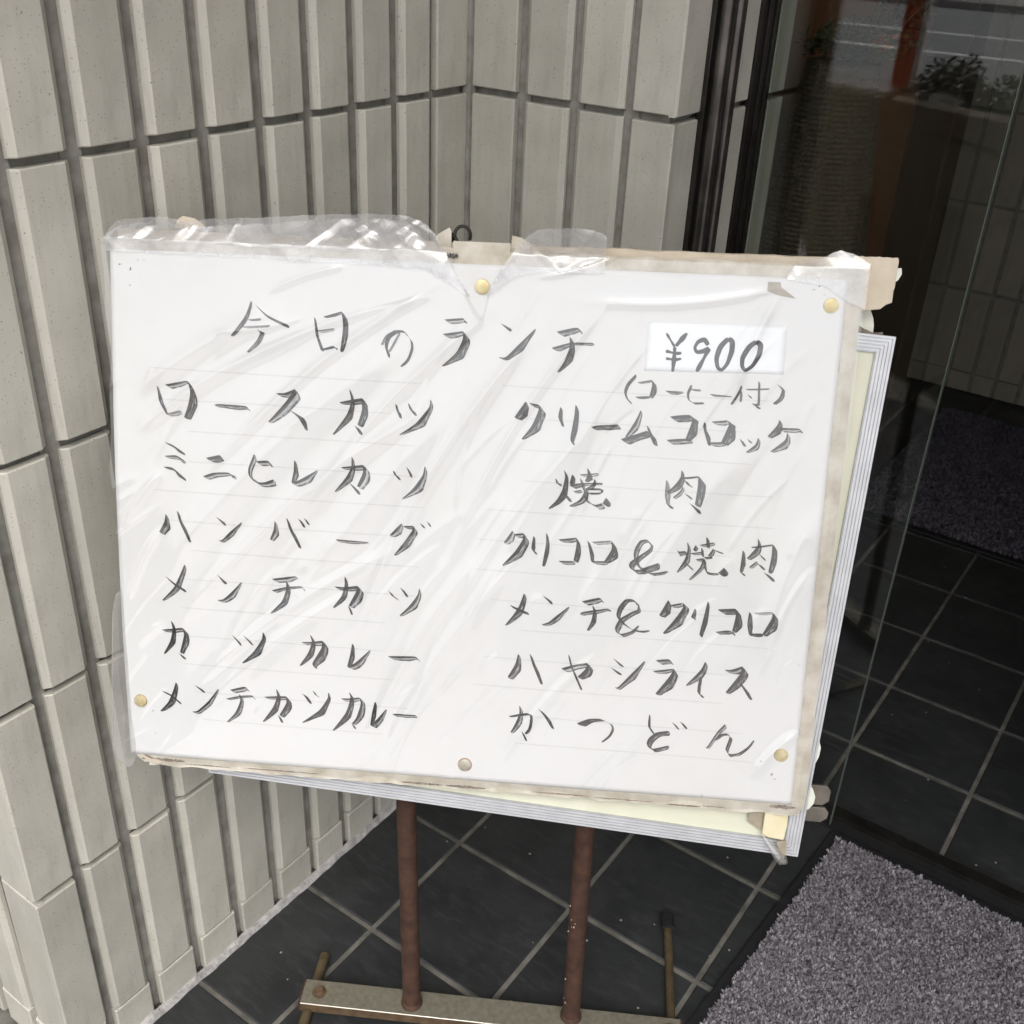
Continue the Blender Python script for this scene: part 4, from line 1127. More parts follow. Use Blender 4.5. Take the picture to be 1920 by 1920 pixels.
# dark glue and dirt where tape has torn off the lower edge
def smear(u0, u1, v, h, seed):
    nn = 30
    a = [(u0 + (u1 - u0) * i / nn, v - h * (0.5 + 0.6 * mnoise.noise(Vector((i * 0.55, seed, 0)))) * math.sin(math.pi * (i + 0.4) / (nn + 0.8)) ** 0.5) for i in range(nn + 1)]
    b = [(u0 + (u1 - u0) * i / nn, v + h * (0.5 + 0.6 * mnoise.noise(Vector((i * 0.7, seed + 3, 5)))) * math.sin(math.pi * (i + 0.4) / (nn + 0.8)) ** 0.5) for i in range(nn + 1)][::-1]
    m_ = MB(); m_.prism(a + b, -0.00045, -0.00015, bxf); m_.build('glue_stain', M['dirt'], mbd)
for (a, b, v, hh) in ((-0.383, -0.335, 0.0415, 0.0034), (-0.335, -0.285, 0.0385, 0.0010), (-0.270, -0.190, 0.0392, 0.0012), (-0.100, -0.055, 0.0375, 0.0022), (-0.052, -0.010, 0.0375, 0.0024), (0.04, 0.10, 0.0380, 0.0012), (0.105, 0.165, 0.0372, 0.0010), (0.180, 0.215, 0.0360, 0.0018), (0.217, 0.240, 0.0372, 0.0010), (0.285, 0.312, 0.043, 0.0038), (-0.045, -0.020, 0.0, 0.0)):
    if hh: smear(a, b, v, hh, a * 50)
for pl in ([(-0.3905, 0.062), (-0.3860, 0.060), (-0.3795, 0.0500), (-0.3700, 0.0430), (-0.3600, 0.0400), (-0.3640, 0.0375), (-0.3770, 0.0400), (-0.3860, 0.0470)],
           [(-0.3860, 0.0560), (-0.3835, 0.0540), (-0.3765, 0.0465), (-0.3690, 0.0425), (-0.3720, 0.0422), (-0.3800, 0.0460)]):
    m_ = MB(); m_.prism(pl, 0.0001 if len(pl) > 6 else 0.0005, 0.0004 if len(pl) > 6 else 0.0008, bxf); m_.build('torn_tape', M['kraft'] if len(pl) > 6 else M['dirt'], mbd)
# right margin: dirty tape edge
for k in range(7):
    va = 0.06 + k * 0.072 + rt.uniform(-0.01, 0.01)
    m_ = MB(); uu = 0.3055 + rt.uniform(0, 0.001)
    m_.prism([(uu, va), (uu + rt.uniform(0.0006, 0.0016), va + 0.004), (uu + 0.0008, va + rt.uniform(0.010, 0.03)), (uu, va + rt.uniform(0.010, 0.028))], -0.0009, -0.0004, bxf)
    m_.build('glue_stain', M['dirt'], mbd)
# tape, foam and a dangling twist at the lower right
mb = MB(); mb.prism([(0.2675, 0.036), (0.2672, 0.017), (0.2745, 0.0125), (0.2815, 0.0085), (0.2835, 0.036)], -0.0135, -0.0130, bxf); mb.build('brown_tape', M['brown_tape'], mbd)
mb = MB(); mb.prism([(0.2830, 0.036), (0.2820, 0.0055), (0.2900, 0.0030), (0.3050, 0.0015), (0.3070, 0.018), (0.3070, 0.036)], -0.0128, -0.0075, bxf); mb.build('foam_tape', M['foam'], mbd, bevel=0.001)
mb = MB()
pts = [bl(0.2815, 0.0075, -0.0065), bl(0.288, 0.000, -0.0045), bl(0.294, -0.007, -0.003), bl(0.300, -0.014, -0.002), bl(0.305, -0.019, -0.003), bl(0.3095, -0.0215, -0.003)]
mb.tube(pts, [0.0012, 0.0030, 0.0042, 0.0050, 0.0058, 0.0018], 7)
mb.build('tape_tail', M['clear_tape'], mbd)
mb = MB(); mb.prism([(0.297, 0.001), (0.3075, 0.0025), (0.3085, -0.010), (0.3065, -0.0185), (0.3025, -0.0150)], -0.0062, -0.0050, bxf); mb.build('tape_tail', M['brown_tape'], mbd)

# the paper: a gently buckled sheet
PU0, PU1, PVB, PVT = -0.3945, 0.3068, 0.0470, 0.5757
def paper_w(u, v):
    s = 0.0024 * np.exp(-(np.clip(u + 0.045, 0, 1) / 0.0025) ** 2) * (u > -0.045) + 0.0024 / (1 + np.exp(-(u + 0.052) / 0.002)) * (u <= -0.045)                       # the join in the middle
    s = s + 0.0010 * np.sin(u * 17 + v * 9) + 0.0008 * np.sin(v * 31 - u * 6) + 0.0022
    return s * 0.55
nu, nv = 150, 110
uu, vv = np.meshgrid(np.linspace(PU0, PU1, nu), np.linspace(PVB, PVT, nv))
lb = np.array
O_, U_, V_, N_ = (np.array(x) for x in (BO - mbd.location, BU * SB, BV * SB, BN * SB))
def grid_world(u, v, w): return O_ + u[..., None] * U_ + v[..., None] * V_ + w[..., None] * N_
def grid_faces(nu, nv):
    i = np.arange(nu * nv).reshape(nv, nu)
    return np.stack([i[:-1, :-1], i[:-1, 1:], i[1:, 1:], i[1:, :-1]], -1).reshape(-1, 4)
# the left edge bellies inwards half way down
ue = uu + (PU1 - uu) / (PU1 - PU0) * (0.0 + 0.004 * np.sin((vv - PVB) / (PVT - PVB) * np.pi) * -1.0)
pg = grid_world(ue, vv, paper_w(uu, vv))
paper = link('paper', raw_mesh('paper', pg.reshape(-1, 3), grid_faces(nu, nv), M['paper']), mbd)
sol = paper.modifiers.new('thickness', 'SOLIDIFY'); sol.thickness = 0.0002; sol.offset = -1

lab = [(0.1270, 0.5300), (0.2565, 0.5310), (0.2565, 0.4865), (0.1262, 0.4838)]
def quad_grid(q, n1, n2, w):
    s, t = np.meshgrid(np.linspace(0, 1, n1), np.linspace(0, 1, n2))
    q = np.array(q)
    P_ = q[3] * ((1 - s) * (1 - t))[..., None] + q[2] * (s * (1 - t))[..., None] + q[1] * (s * t)[..., None] + q[0] * ((1 - s) * t)[..., None]
    return P_[..., 0], P_[..., 1]
lu, lv = quad_grid(lab, 20, 10, 0)
lg = grid_world(lu, lv, paper_w(lu, lv) + 0.00025)
price = link('price_label', raw_mesh('price_label', lg.reshape(-1, 3), grid_faces(20, 10), M['label_paper']), mbd)
sol = price.modifiers.new('thickness', 'SOLIDIFY'); sol.thickness = 0.0002; sol.offset = -1

# handwriting: every stroke is the sweep of a chisel nib
NIB = np.array([0.0050, -0.0041])
def catmull(P, m=9):
    if len(P) == 2:
        t = np.linspace(0, 1, m)[:, None]; return P[0] * (1 - t) + P[1] * t
    Q = np.vstack([2 * P[0] - P[1], P, 2 * P[-1] - P[-2]])
    out = []
    for i in range(1, len(Q) - 2):
        t = np.linspace(0, 1, m, endpoint=False)[:, None]
        a, b, c, d = Q[i - 1], Q[i], Q[i + 1], Q[i + 2]
        # centripetal-ish: soften overshoot
        cr = 0.5 * ((2 * b) + (c - a) * t * 0.8 + (2 * a * 0.8 - (5 * 0.8 + 1.0 - 0.8 + 0.2 * 4) * b + (4 * 0.8 + 1.2) * c - 0.8 * d) * 0 + 0)
        h00 = 2 * t ** 3 - 3 * t ** 2 + 1; h10 = t ** 3 - 2 * t ** 2 + t; h01 = -2 * t ** 3 + 3 * t ** 2; h11 = t ** 3 - t ** 2
        out.append(h00 * b + h10 * (c - a) * 0.36 + h01 * c + h11 * (d - b) * 0.36)
    out.append(Q[-2][None])
    return np.vstack(out)
def strokes_mesh(name, strokes, parent, lift):
    V, E, A, D, F, Q = [], [], [], [], [], []
    base = 0
    for k, (flat, ws, df) in enumerate(strokes):
        P = np.array(flat, dtype=float).reshape(-1, 2) / 1e4
        C = catmull(P)
        seg = np.r_[0, np.cumsum(np.linalg.norm(np.diff(C, axis=0), axis=1))]
        t = seg / max(seg[-1], 1e-6)
        if len(ws) == 1:                       # solid brush, centred
            w = -ws[0] * 0.62
            T_ = np.gradient(C, axis=0); T_ /= np.linalg.norm(T_, axis=1)[:, None] + 1e-9
            nn = np.stack([-T_[:, 1], T_[:, 0]], 1)
            wv = w * (0.82 + 0.18 * np.sin(t * 9 + k)) * np.clip(np.minimum(t, 1 - t) * 30 + 0.55, 0, 1)
            a, b = C - nn * wv[:, None], C + nn * wv[:, None]
        else:
            wt = np.interp(t, (0, 0.5, 1), ws)
            jit = 1 + 0.05 * np.sin(seg * 260 + k * 1.7)
            T_ = np.gradient(C, axis=0); T_ /= np.linalg.norm(T_, axis=1)[:, None] + 1e-9
            nn = np.stack([T_[:, 1], -T_[:, 0]], 1)
            ln_ = np.linalg.norm(NIB)
            cr_ = (nn @ NIB) / ln_
            sg_ = np.where(cr_ >= 0, 1.0, -1.0)
            if abs(cr_.mean()) < 0.45: sg_ = np.full(len(C), 1.0 if cr_.mean() >= 0 else -1.0)
            need = np.clip(0.62 - np.abs(cr_), 0, 1)
            vec = NIB[None] * 1.0 + nn * (sg_ * need * ln_)[:, None]
            a = C; b = C + vec * (wt * jit)[:, None]
            env_ = np.clip(t * 12 + 0.25, 0, 1) * np.clip((1 - t) * 12 + 0.25, 0, 1)
            b = C + (b - C) * env_[:, None]
            a = a - NIB * 0.10; b = b + NIB * 0.10
        rings = 5
        m_ = len(C)
        for j in range(rings):
            s = j / (rings - 1)
            p = a * (1 - s) + b * s
            V.append(np.c_[p, np.full(m_, lift + 0.00001 * (k % 12))]); E.append(np.full(m_, s)); A.append(seg + k * 0.37)
            D.append(np.full(m_, df[0])); F.append(np.full(m_, df[1]))
        i = np.arange(rings * m_).reshape(rings, m_) + base
        Q.append(np.stack([i[:-1, :-1], i[:-1, 1:], i[1:, 1:], i[1:, :-1]], -1).reshape(-1, 4))
        base += rings * m_
    V = np.vstack(V)
    W = grid_world(V[:, 0], V[:, 1], paper_w(V[:, 0], V[:, 1]) + V[:, 2])
    me = raw_mesh(name, W, np.vstack(Q), M['ink'], attrs={'edge': np.concatenate(E), 'along': np.concatenate(A), 'dark': np.concatenate(D), 'fill': np.concatenate(F)})
    return link(name, me, parent)
READ = {'L0': 'heading reading 今日のランチ', 'P': 'price reading ¥900', 'K': 'small note reading (コーヒー付)', 'L1': 'menu line reading ロースカツ', 'L2': 'menu line reading ミニヒレカツ',
        'L3': 'menu line reading ハンバーグ', 'L4': 'menu line reading メンチカツ', 'L5': 'menu line reading カツカレー', 'L6': 'menu line reading メンチカツカレー',
        'R1': 'menu line reading クリームコロッケ', 'R2': 'menu line reading 焼肉', 'R3': 'menu line reading クリコロ&焼肉', 'R4': 'menu line reading メンチ&クリコロ', 'R5': 'menu line reading ハヤシライス', 'R6': 'menu line reading かつどん'}
for key_, st in INK.items():
    # one object per written character (strokes whose spans meet)
    sp_ = sorted(((min(s[0][0::2]), max(s[0][0::2]) + (0 if len(s[1]) == 1 else 30), s) for s in st), key=lambda q: q[0])
    groups, end = [], None
    for a, b, s in sp_:
        if end is None or a > end + 22: groups.append([]); end = b
        groups[-1].append(s); end = max(end, b)
    for g in groups:
        strokes_mesh('handwriting', g, price if key_ == 'P' else paper, 0.0004 if key_ == 'P' else 0.0003)
# faint pencil guide lines and bits of dirt on the sheet
pen = []
for j, v in enumerate(np.linspace(0.462, 0.092, 13)):
    for (a, b) in ((-0.36, -0.07), (-0.03, 0.27)):
        a2 = a + rt.uniform(0, 0.05); b2 = b - rt.uniform(0, 0.05)
        q = [a2, v + 0.001, (a2 + b2) / 2, v + rt.uniform(-0.001, 0.001), b2, v - 0.001]
        pen.append((tuple(int(c * 1e4) for c in q), (0.10, 0.10, 0.10), (0.030, 0.028)))
for q in pen: strokes_mesh('pencil_line', [q], paper, 0.00022)
sp = []
def speck(u, v, s, d=0.34):
    for q in range(3):
        a = rt.uniform(0, 6.28); l = s * rt.uniform(0.12, 0.42); du, dv = rt.uniform(-0.3, 0.3) * s, rt.uniform(-0.3, 0.3) * s
        sp.append((tuple(int(round(c * 1e4)) for c in (u + du, v + dv, u + du + l * math.cos(a) + 0.0001, v + dv + l * math.sin(a))), (s * rt.uniform(0.18, 0.34),), (d, d * rt.uniform(0.5, 1))))
for (u, v, s) in ((-0.385, 0.562, 0.004), (-0.376, 0.558, 0.0045), (-0.367, 0.566, 0.002), (-0.361, 0.566, 0.002), (-0.366, 0.552, 0.001), (-0.376, 0.541, 0.0025),
                  (-0.055, 0.558, 0.002), (-0.050, 0.556, 0.0014), (-0.047, 0.551, 0.0022), (-0.029, 0.5615, 0.0014), (0.276, 0.566, 0.003), (0.282, 0.569, 0.003), (0.287, 0.561, 0.002), (0.265, 0.545, 0.0013),
                  (0.2715, 0.093, 0.003), (0.2695, 0.100, 0.001), (0.284, 0.079, 0.004), (0.2875, 0.074, 0.0025), (0.215, 0.049, 0.003), (-0.368, 0.098, 0.0022), (-0.362, 0.090, 0.0018), (-0.366, 0.073, 0.002),
                  (-0.353, 0.378, 0.0014), (0.300, 0.20, 0.0014), (-0.332, 0.332, 0.001)): speck(u, v, s)
for q in range(0, len(sp), 3): strokes_mesh('dirt_speck', sp[q:q + 3], paper, 0.0004)

# scribble left on the tape near the top pin
mk = [((-650,5800,-648,5845,-637,5812,-626,5848,-622,5806), (0.0011,), (0.55, 0.55)), ((-590,5842,-606,5838,-608,5812,-592,5808,-588,5824,-596,5825), (0.0011,), (0.55, 0.55)), ((-566,5812,-578,5822,-570,5836,-558,5828,-560,5808), (0.0013,), (0.5, 0.5))]
strokes_mesh('pencil_scribble', mk, paper, 0.0006)
# pins
for i, (u, v, mat, ring) in enumerate(((-0.0312, 0.5553, 'pin', False), (0.2938, 0.5520, 'pin', False), (-0.3808, 0.1090, 'pin', False), (-0.0322, 0.0640, 'pin_grey', True), (0.2912, 0.1012, 'pin', False))):
    mb = MB()
    w0 = 0.0018
    mb.tube([bl(u, v, w0), bl(u, v, w0 + 0.0014), bl(u, v, w0 + 0.0019)], [0.0068, 0.0066, 0.0045], 28)
    pn = mb.build('pin', M[mat], mbd, smooth=True)
    mb = MB(); mb.tube([bl(u, v, w0 - 0.0006), bl(u, v, w0 + 0.0003)], 0.0075 if ring else 0.0071, 28); mb.build('rust_ring', M['pin_rust'] if ring else M['pin'], pn, smooth=True)
# wire hook at the top
mb = MB()
pts = [bl(-0.0565 + 0.0075 * math.cos(a), 0.6025 + 0.0085 * math.sin(a), -0.040 + 0.004 * math.sin(a * 0.5)) for a in np.linspace(-0.5, math.pi + 0.6, 18)]
mb.tube(pts, 0.0017, 8); mb.tube([bl(-0.066, 0.594, -0.038), bl(-0.0665, 0.604, -0.036), bl(-0.063, 0.600, -0.034), bl(-0.060, 0.5955, -0.034)], 0.0015, 8)
mb.build('wire_hook', M['wire'], mbd, smooth=True)
# stiff tape ends standing up either side of the gap
mb = MB(); mb.prism([(-0.079, 0.5965), (-0.0765, 0.602), (-0.0655, 0.6085), (-0.0635, 0.606), (-0.0632, 0.5885), (-0.074, 0.5885)], -0.0100, -0.0092, bxf); mb.build('tape_end', M['cardboard'], mbd)
mb = MB(); mb.prism([(-0.0065, 0.588), (-0.0055, 0.6035), (0.0045, 0.6015), (0.012, 0.5965), (0.012, 0.588)], -0.0100, -0.0092, bxf); mb.build('tape_end', M['cardboard'], mbd)
mb = MB(); mb.prism([(-0.334, 0.598), (-0.3315, 0.6055), (-0.326, 0.6095), (-0.314, 0.6075), (-0.305, 0.6015), (-0.305, 0.598)], -0.0120, -0.0110, bxf); mb.build('tape_end', M['kraft'], mbd)
mb = MB(); mb.prism([(0.2345, 0.571), (0.2345, 0.563), (0.245, 0.5595), (0.2605, 0.557), (0.2605, 0.5575), (0.247, 0.5665), (0.246, 0.571)], 0.0020, 0.0022, bxf)
mb.build('brown_tape', M['brown_tape'], mbd)

# plastic cover ----------------------------------------------------------
def in_poly(x, y, poly):
    ins = np.zeros(x.shape, bool)
    n = len(poly)
    for i in range(n):
        x1, y1 = poly[i]; x2, y2 = poly[(i + 1) % n]
        c = ((y1 > y) != (y2 > y)) & (x < (x2 - x1) * (y - y1) / (y2 - y1 + 1e-12) + x1)
        ins ^= c
    return ins
prng = np.random.default_rng(5)
folds = []
def fold(u0, v0, u1, v1, sg, amp): folds.append((u0, v0, u1, v1, sg, amp))
# long diagonal tension folds (traced), then many faint random ones
for (a, b, c, d, s, am) in ((-0.060, 0.565, -0.30, 0.36, 0.0050, 0.0022), (-0.075, 0.545, -0.285, 0.46, 0.0040, 0.0016), (-0.010, 0.545, -0.22, 0.30, 0.0060, 0.0020), (0.03, 0.53, -0.15, 0.20, 0.0065, 0.0022),
                            (0.10, 0.560, -0.05, 0.30, 0.0045, 0.0014), (-0.05, 0.46, -0.335, 0.20, 0.0080, 0.0024), (-0.10, 0.30, -0.32, 0.13, 0.0060, 0.0018), (-0.19, 0.51, -0.37, 0.40, 0.0060, 0.0020),
                            (-0.02, 0.30, -0.14, 0.07, 0.0070, 0.0018), (0.07, 0.42, -0.05, 0.22, 0.0060, 0.0012), (0.25, 0.57, 0.21, 0.45, 0.0050, 0.0014), (0.305, 0.13, 0.262, 0.075, 0.0050, 0.0022),
                            (0.30, 0.30, 0.27, 0.22, 0.0040, 0.0014), (0.10, 0.20, 0.00, 0.06, 0.0060, 0.0012), (-0.30, 0.50, -0.20, 0.52, 0.0030, 0.0012), (0.02, 0.565, 0.10, 0.592, 0.0024, 0.0012),
                            (-0.35, 0.36, -0.392, 0.30, 0.0040, 0.0018), (-0.352, 0.30, -0.39, 0.22, 0.0030, 0.0016), (0.06, 0.545, 0.26, 0.57, 0.0050, 0.0010), (-0.16, 0.57, -0.24, 0.54, 0.0030, 0.0014)):
    fold(a, b, c, d, s, am * 1.5)
for (a, b, c, d, s_, am) in ((-0.08, 0.52, -0.36, 0.24, 0.016, 0.0036), (0.00, 0.50, -0.28, 0.10, 0.018, 0.0038), (0.12, 0.50, -0.06, 0.12, 0.014, 0.0028), (-0.22, 0.53, -0.37, 0.44, 0.012, 0.0036),
                             (0.24, 0.44, 0.12, 0.20, 0.016, 0.0024), (0.30, 0.36, 0.26, 0.16, 0.010, 0.0030), (-0.15, 0.25, -0.33, 0.08, 0.012, 0.0034), (0.02, 0.30, -0.12, 0.06, 0.010, 0.0034)):
    fold(a, b, c, d, s_, am)
for _ in range(150):
    u = prng.uniform(-0.38, 0.30); v = prng.uniform(0.05, 0.57)
    ang = np.radians(prng.normal(46 + 22 * (u + 0.35) / 0.65, 9)); ln = prng.uniform(0.03, 0.15)
    fold(u, v, u - np.cos(ang) * ln, v - np.sin(ang) * ln, prng.uniform(0.0018, 0.006), prng.uniform(0.0002, 0.0008) * prng.choice([1, 1, -0.6]))
def film_w(u, v):
    w = np.zeros_like(u)
    for (a, b, c, d, s, am) in folds:
        L2 = (c - a) ** 2 + (d - b) ** 2
        t = ((u - a) * (c - a) + (v - b) * (d - b)) / L2
        nx, ny = -(d - b) / L2 ** 0.5, (c - a) / L2 ** 0.5
        dd = (u - a) * nx + (v - b) * ny + 0.05 * L2 ** 0.5 * np.sin(t * 3)
        env = np.clip(t + 0.05, 0, 1) ** 0.5 * np.clip(1.05 - t, 0, 1) ** 0.6 * (t > -0.05) * (t < 1.05)
        env = np.clip(np.minimum(t + 0.05, 1.05 - t) * 3.2, 0, 1); env = env * env * (3 - 2 * env)
        prof = np.exp(-np.abs(dd / s) ** 1.5) * (1 + 0.5 * np.tanh(dd / s))
        w += am * env * prof
    return w
# crumpling field: sum of randomly placed sharp creases
cr_lines = [(prng.uniform(-0.42, 0.36), prng.uniform(0.56, 0.62), prng.uniform(-1.1, 1.1), prng.uniform(0.004, 0.020), prng.uniform(-0.8, 1.4)) for _ in range(120)]
def crumple(u, v, amp):
    w = np.zeros_like(u)
    for (a, b, g, s, k) in cr_lines:
        x_ = (u - a) * np.cos(g) + (v - b) * np.sin(g); y_ = -(u - a) * np.sin(g) + (v - b) * np.cos(g)
        w += k * np.maximum(0, 1 - np.abs(y_) / s) * np.exp(-(x_ / (3.2 * s)) ** 2)
    return w * amp
FU0, FU1, FV0, FV1 = -0.400, 0.3235, 0.036, 0.586
nu, nv = 560, 400
uu1 = np.linspace(FU0, FU1, nu)
# the notch round the top pin: the edge of the sheet dips in a smooth V
nx = [FU0, -0.066, -0.062, -0.053, -0.044, -0.038, -0.0325, -0.0305, -0.0285, -0.0265, -0.0235, -0.014, 0.000, 0.004, FU1]
ny = [0.5860, 0.5860, 0.583, 0.562, 0.547, 0.536, 0.529, 0.5275, 0.530, 0.540, 0.556, 0.572, 0.5845, 0.5860, 0.5860]
vtop = np.interp(uu1, nx, ny)
vlow = FV0 + 0.003 + 0.0025 * np.sin(uu1 * 40) + 0.002 * np.sin(uu1 * 95 + 1)
uu = np.broadcast_to(uu1, (nv, nu)).copy()
tt = np.linspace(0, 1, nv)[:, None]
vv = vlow[None] * (1 - tt) + vtop[None] * tt
uu = uu + (0.0022 * np.sin(vv * 30) + 0.001 * np.sin(vv * 83)) * np.clip(1 - (uu - FU0) / 0.03, 0, 1)
edge_top = np.clip((vv - 0.560) / 0.02, 0, 1)
ww = 0.0034 + film_w(uu, vv) + crumple(uu, vv, 0.0005) * edge_top
rim = np.clip(np.minimum(vv - FV0, FU1 - uu) / 0.012, 0, 1)
ww = 0.0009 + (ww - 0.0009) * rim
# the lip of the notch curls up a little and catches the light
ww = ww + 0.0022 * np.exp(-((vtop[None] - vv) / 0.004) ** 2) * (vtop[None] < 0.584)
fg = grid_world(uu, vv, ww)
cover = link('plastic_cover', raw_mesh('plastic_cover', fg.reshape(-1, 3), grid_faces(nu, nv), M['film']), mbd)

def flap(name, upper, lower, w0, amp, seed, mat=None, lean=0.0, step=0.0010):
    """crumpled sheet between two edge lines, leaning back over the top of the board"""
    up, lo = np.array(upper), np.array(lower)
    a, b = max(up[0, 0], lo[0, 0]), min(up[-1, 0], lo[-1, 0])
    n1 = int((b - a) / step) + 2; n2 = 46
    u1 = np.linspace(a, b, n1)
    def smooth(P):
        y = np.interp(u1, P[:, 0], P[:, 1]); k = np.hanning(9); k /= k.sum()
        return np.convolve(np.pad(y, 4, mode='edge'), k, mode='valid')
    vu, vl = smooth(up), smooth(lo)
    vu = vu + 0.0007 * np.sin(u1 * 210 + seed) * 0.4 + 0.0002 * np.sin(u1 * 720)
    t = np.linspace(0, 1, n2)[:, None]
    v = vl[None] * (1 - t) + vu[None] * t
    u = np.broadcast_to(u1, v.shape)
    w = w0 + crumple(u + seed * 0.013, v, amp) + lean * np.clip(v - 0.586, 0, 1) + lean * 0.2 * np.clip(v - 0.574, 0, 1)
    w = w + 0.0016 * np.sin(u * 55 + seed) * t
    g = grid_world(u, v, w)
    return link(name, raw_mesh(name, g.reshape(-1, 3), grid_faces(n1, n2), mat or M['film_crumpled']), mbd)
flap('plastic_flap', [(-0.3985, 0.586), (-0.396, 0.596), (-0.390, 0.602), (-0.381, 0.6045), (-0.344, 0.6080), (-0.321, 0.6045), (-0.292, 0.6080), (-0.250, 0.6105), (-0.188, 0.616), (-0.137, 0.6185), (-0.104, 0.6175), (-0.090, 0.612), (-0.075, 0.599), (-0.064, 0.580), (-0.052, 0.561), (-0.043, 0.547)],
     [(-0.3985, 0.574), (-0.30, 0.5735), (-0.20, 0.5715), (-0.085, 0.5695), (-0.060, 0.556), (-0.043, 0.5445)], 0.0035, 0.0012, 1, lean=-0.40)
flap('plastic_flap', [(-0.394, 0.590), (-0.385, 0.598), (-0.350, 0.603), (-0.30, 0.600), (-0.25, 0.604), (-0.19, 0.611), (-0.14, 0.614), (-0.108, 0.6125), (-0.093, 0.604), (-0.085, 0.592)],
     [(-0.394, 0.586), (-0.25, 0.583), (-0.14, 0.584), (-0.085, 0.588)], 0.0055, 0.0016, 4, lean=-0.45)
flap('plastic_flap', [(-0.026, 0.549), (-0.015, 0.570), (-0.002, 0.5885), (0.010, 0.604), (0.018, 0.6095), (0.045, 0.6125), (0.070, 0.6115), (0.0805, 0.6085), (0.0835, 0.604)],
     [(-0.026, 0.545), (0.0, 0.566), (0.03, 0.572), (0.0835, 0.5715)], 0.0040, 0.0014, 2, lean=-0.40)
flap('plastic_flap', [(0.250, 0.577), (0.262, 0.592), (0.285, 0.596), (0.297, 0.602), (0.312, 0.5985), (0.3245, 0.590)],
     [(0.250, 0.574), (0.27, 0.572), (0.285, 0.570), (0.308, 0.556), (0.3245, 0.550)], 0.0038, 0.0016, 3, lean=-0.25)
# folded clear sleeve hanging off the left edge
mb = MB()
ptsL = [(-0.404, 0.225), (-0.4075, 0.20), (-0.410, 0.16), (-0.412, 0.11), (-0.4135, 0.052), (-0.410, 0.041), (-0.404, 0.037), (-0.3985, 0.030), (-0.3925, 0.034), (-0.3890, 0.042), (-0.3885, 0.060), (-0.392, 0.09), (-0.393, 0.15), (-0.395, 0.21), (-0.3965, 0.232)]
mb.prism(ptsL, -0.001, 0.0022, bxf); mb.build('clear_sleeve', M['clear_tape'], mbd, bevel=0.0006)
mb = MB(); mb.tube([bl(-0.4045, 0.22, 0.001), bl(-0.408, 0.20, 0.001), bl(-0.4125, 0.11, 0.001), bl(-0.4138, 0.052, 0.001), bl(-0.4105, 0.040, 0.001), bl(-0.4035, 0.0355, 0.001)], 0.0009, 8)
mb.build('sleeve_edge', M['clear_tape'], mbd, smooth=True)
# ------------------------------------------------------------------ plants and the wicker vase behind the glass
MB.K = 1.0
def leaves(pts_r, n, size, seed, flat=0.3):
    """small bent leaf blades spread through ellipsoids (centre, radii)"""
    r = np.random.default_rng(seed)
    V, F = [], []
    for k in range(n):
        c, rr = pts_r[r.integers(len(pts_r))]
        d = r.normal(size=3); d /= np.linalg.norm(d); q = np.array(c) + d * np.array(rr) * r.random() ** 0.45
        a = r.normal(size=3); a[2] = abs(a[2]) * flat + 0.1; a /= np.linalg.norm(a)
        b = np.cross(a, r.normal(size=3)); b /= np.linalg.norm(b) + 1e-9
        nrm = np.cross(a, b)
        s = size * r.uniform(0.6, 1.3)
        i = len(V)
        V += [q, q + a * s * 0.5 + b * s * 0.22 + nrm * s * 0.08, q + a * s, q + a * s * 0.5 - b * s * 0.22 + nrm * s * 0.08]
        F.append((i, i + 1, i + 2, i + 3))
    return np.array(V), np.array(F)
def leaf_part(name, parent, ell, n, size, mat, seed, stuff=False):
    V, F = leaves(ell, n, size, seed)
    V = V - np.array(parent.location)
    o = link(name, raw_mesh(name, V, F, mat, smooth=False), parent)
    return o
vc = Vector((-0.503, 1.440, 0))
vs_ = empty('wicker_vase', 'tall dark ribbed wicker floor vase of flowers just behind the glass', 'vase', vc)
mb = MB()
seg = 48; nr = 330
for i in range(nr + 1):
    t = i / nr; z = 0.004 + 1.03 * t
    r = 0.095 - 0.050 * t ** 3
    for k in range(seg):
        a = 2 * math.pi * k / seg
        rr = r + 0.0011 * math.cos(i * math.pi + k * math.pi / 2) + 0.0011 * math.cos(i * math.pi)
        mb.v.append((vc.x + rr * math.cos(a), vc.y + rr * math.sin(a), z))
for i in range(nr):
    for k in range(seg):
        a = i * seg + k; b = i * seg + (k + 1) % seg
        mb.f.append((a, b, b + seg, a + seg))
mb.f.append(tuple(range(seg))); mb.f.append(tuple(nr * seg + k for k in range(seg)))
mb.build('vase_body', M['wicker'], vs_)
leaf_part('foliage', vs_, [((vc.x + 0.02, vc.y, 1.060), (0.058, 0.05, 0.026))], 1500, 0.010, M['leaf_yellow'], 1)
leaf_part('foliage', vs_, [((vc.x + 0.06, vc.y + 0.03, 1.10), (0.03, 0.03, 0.05)), ((vc.x - 0.01, vc.y, 1.05), (0.05, 0.04, 0.02))], 420, 0.013, M['leaf'], 2)
leaf_part('flower', vs_, [((vc.x + 0.045, vc.y - 0.02, 1.06), (0.014, 0.012, 0.012))], 70, 0.012, M['flower_orange'], 3)
mb = MB()
for k in range(7):
    a = k * 0.9; tip = vc + Vector((0.10 + 0.03 * math.cos(a), 0.05 * math.sin(a) + 0.03, 1.14 + 0.03 * k))
    mb.tube([vc + Vector((0, 0, 1.0)), (vc + tip) / 2 + Vector((0.01, 0, 0.53)), tip], [0.002, 0.0015, 0.001], 5)
mb.build('twig', M['stem'], vs_)
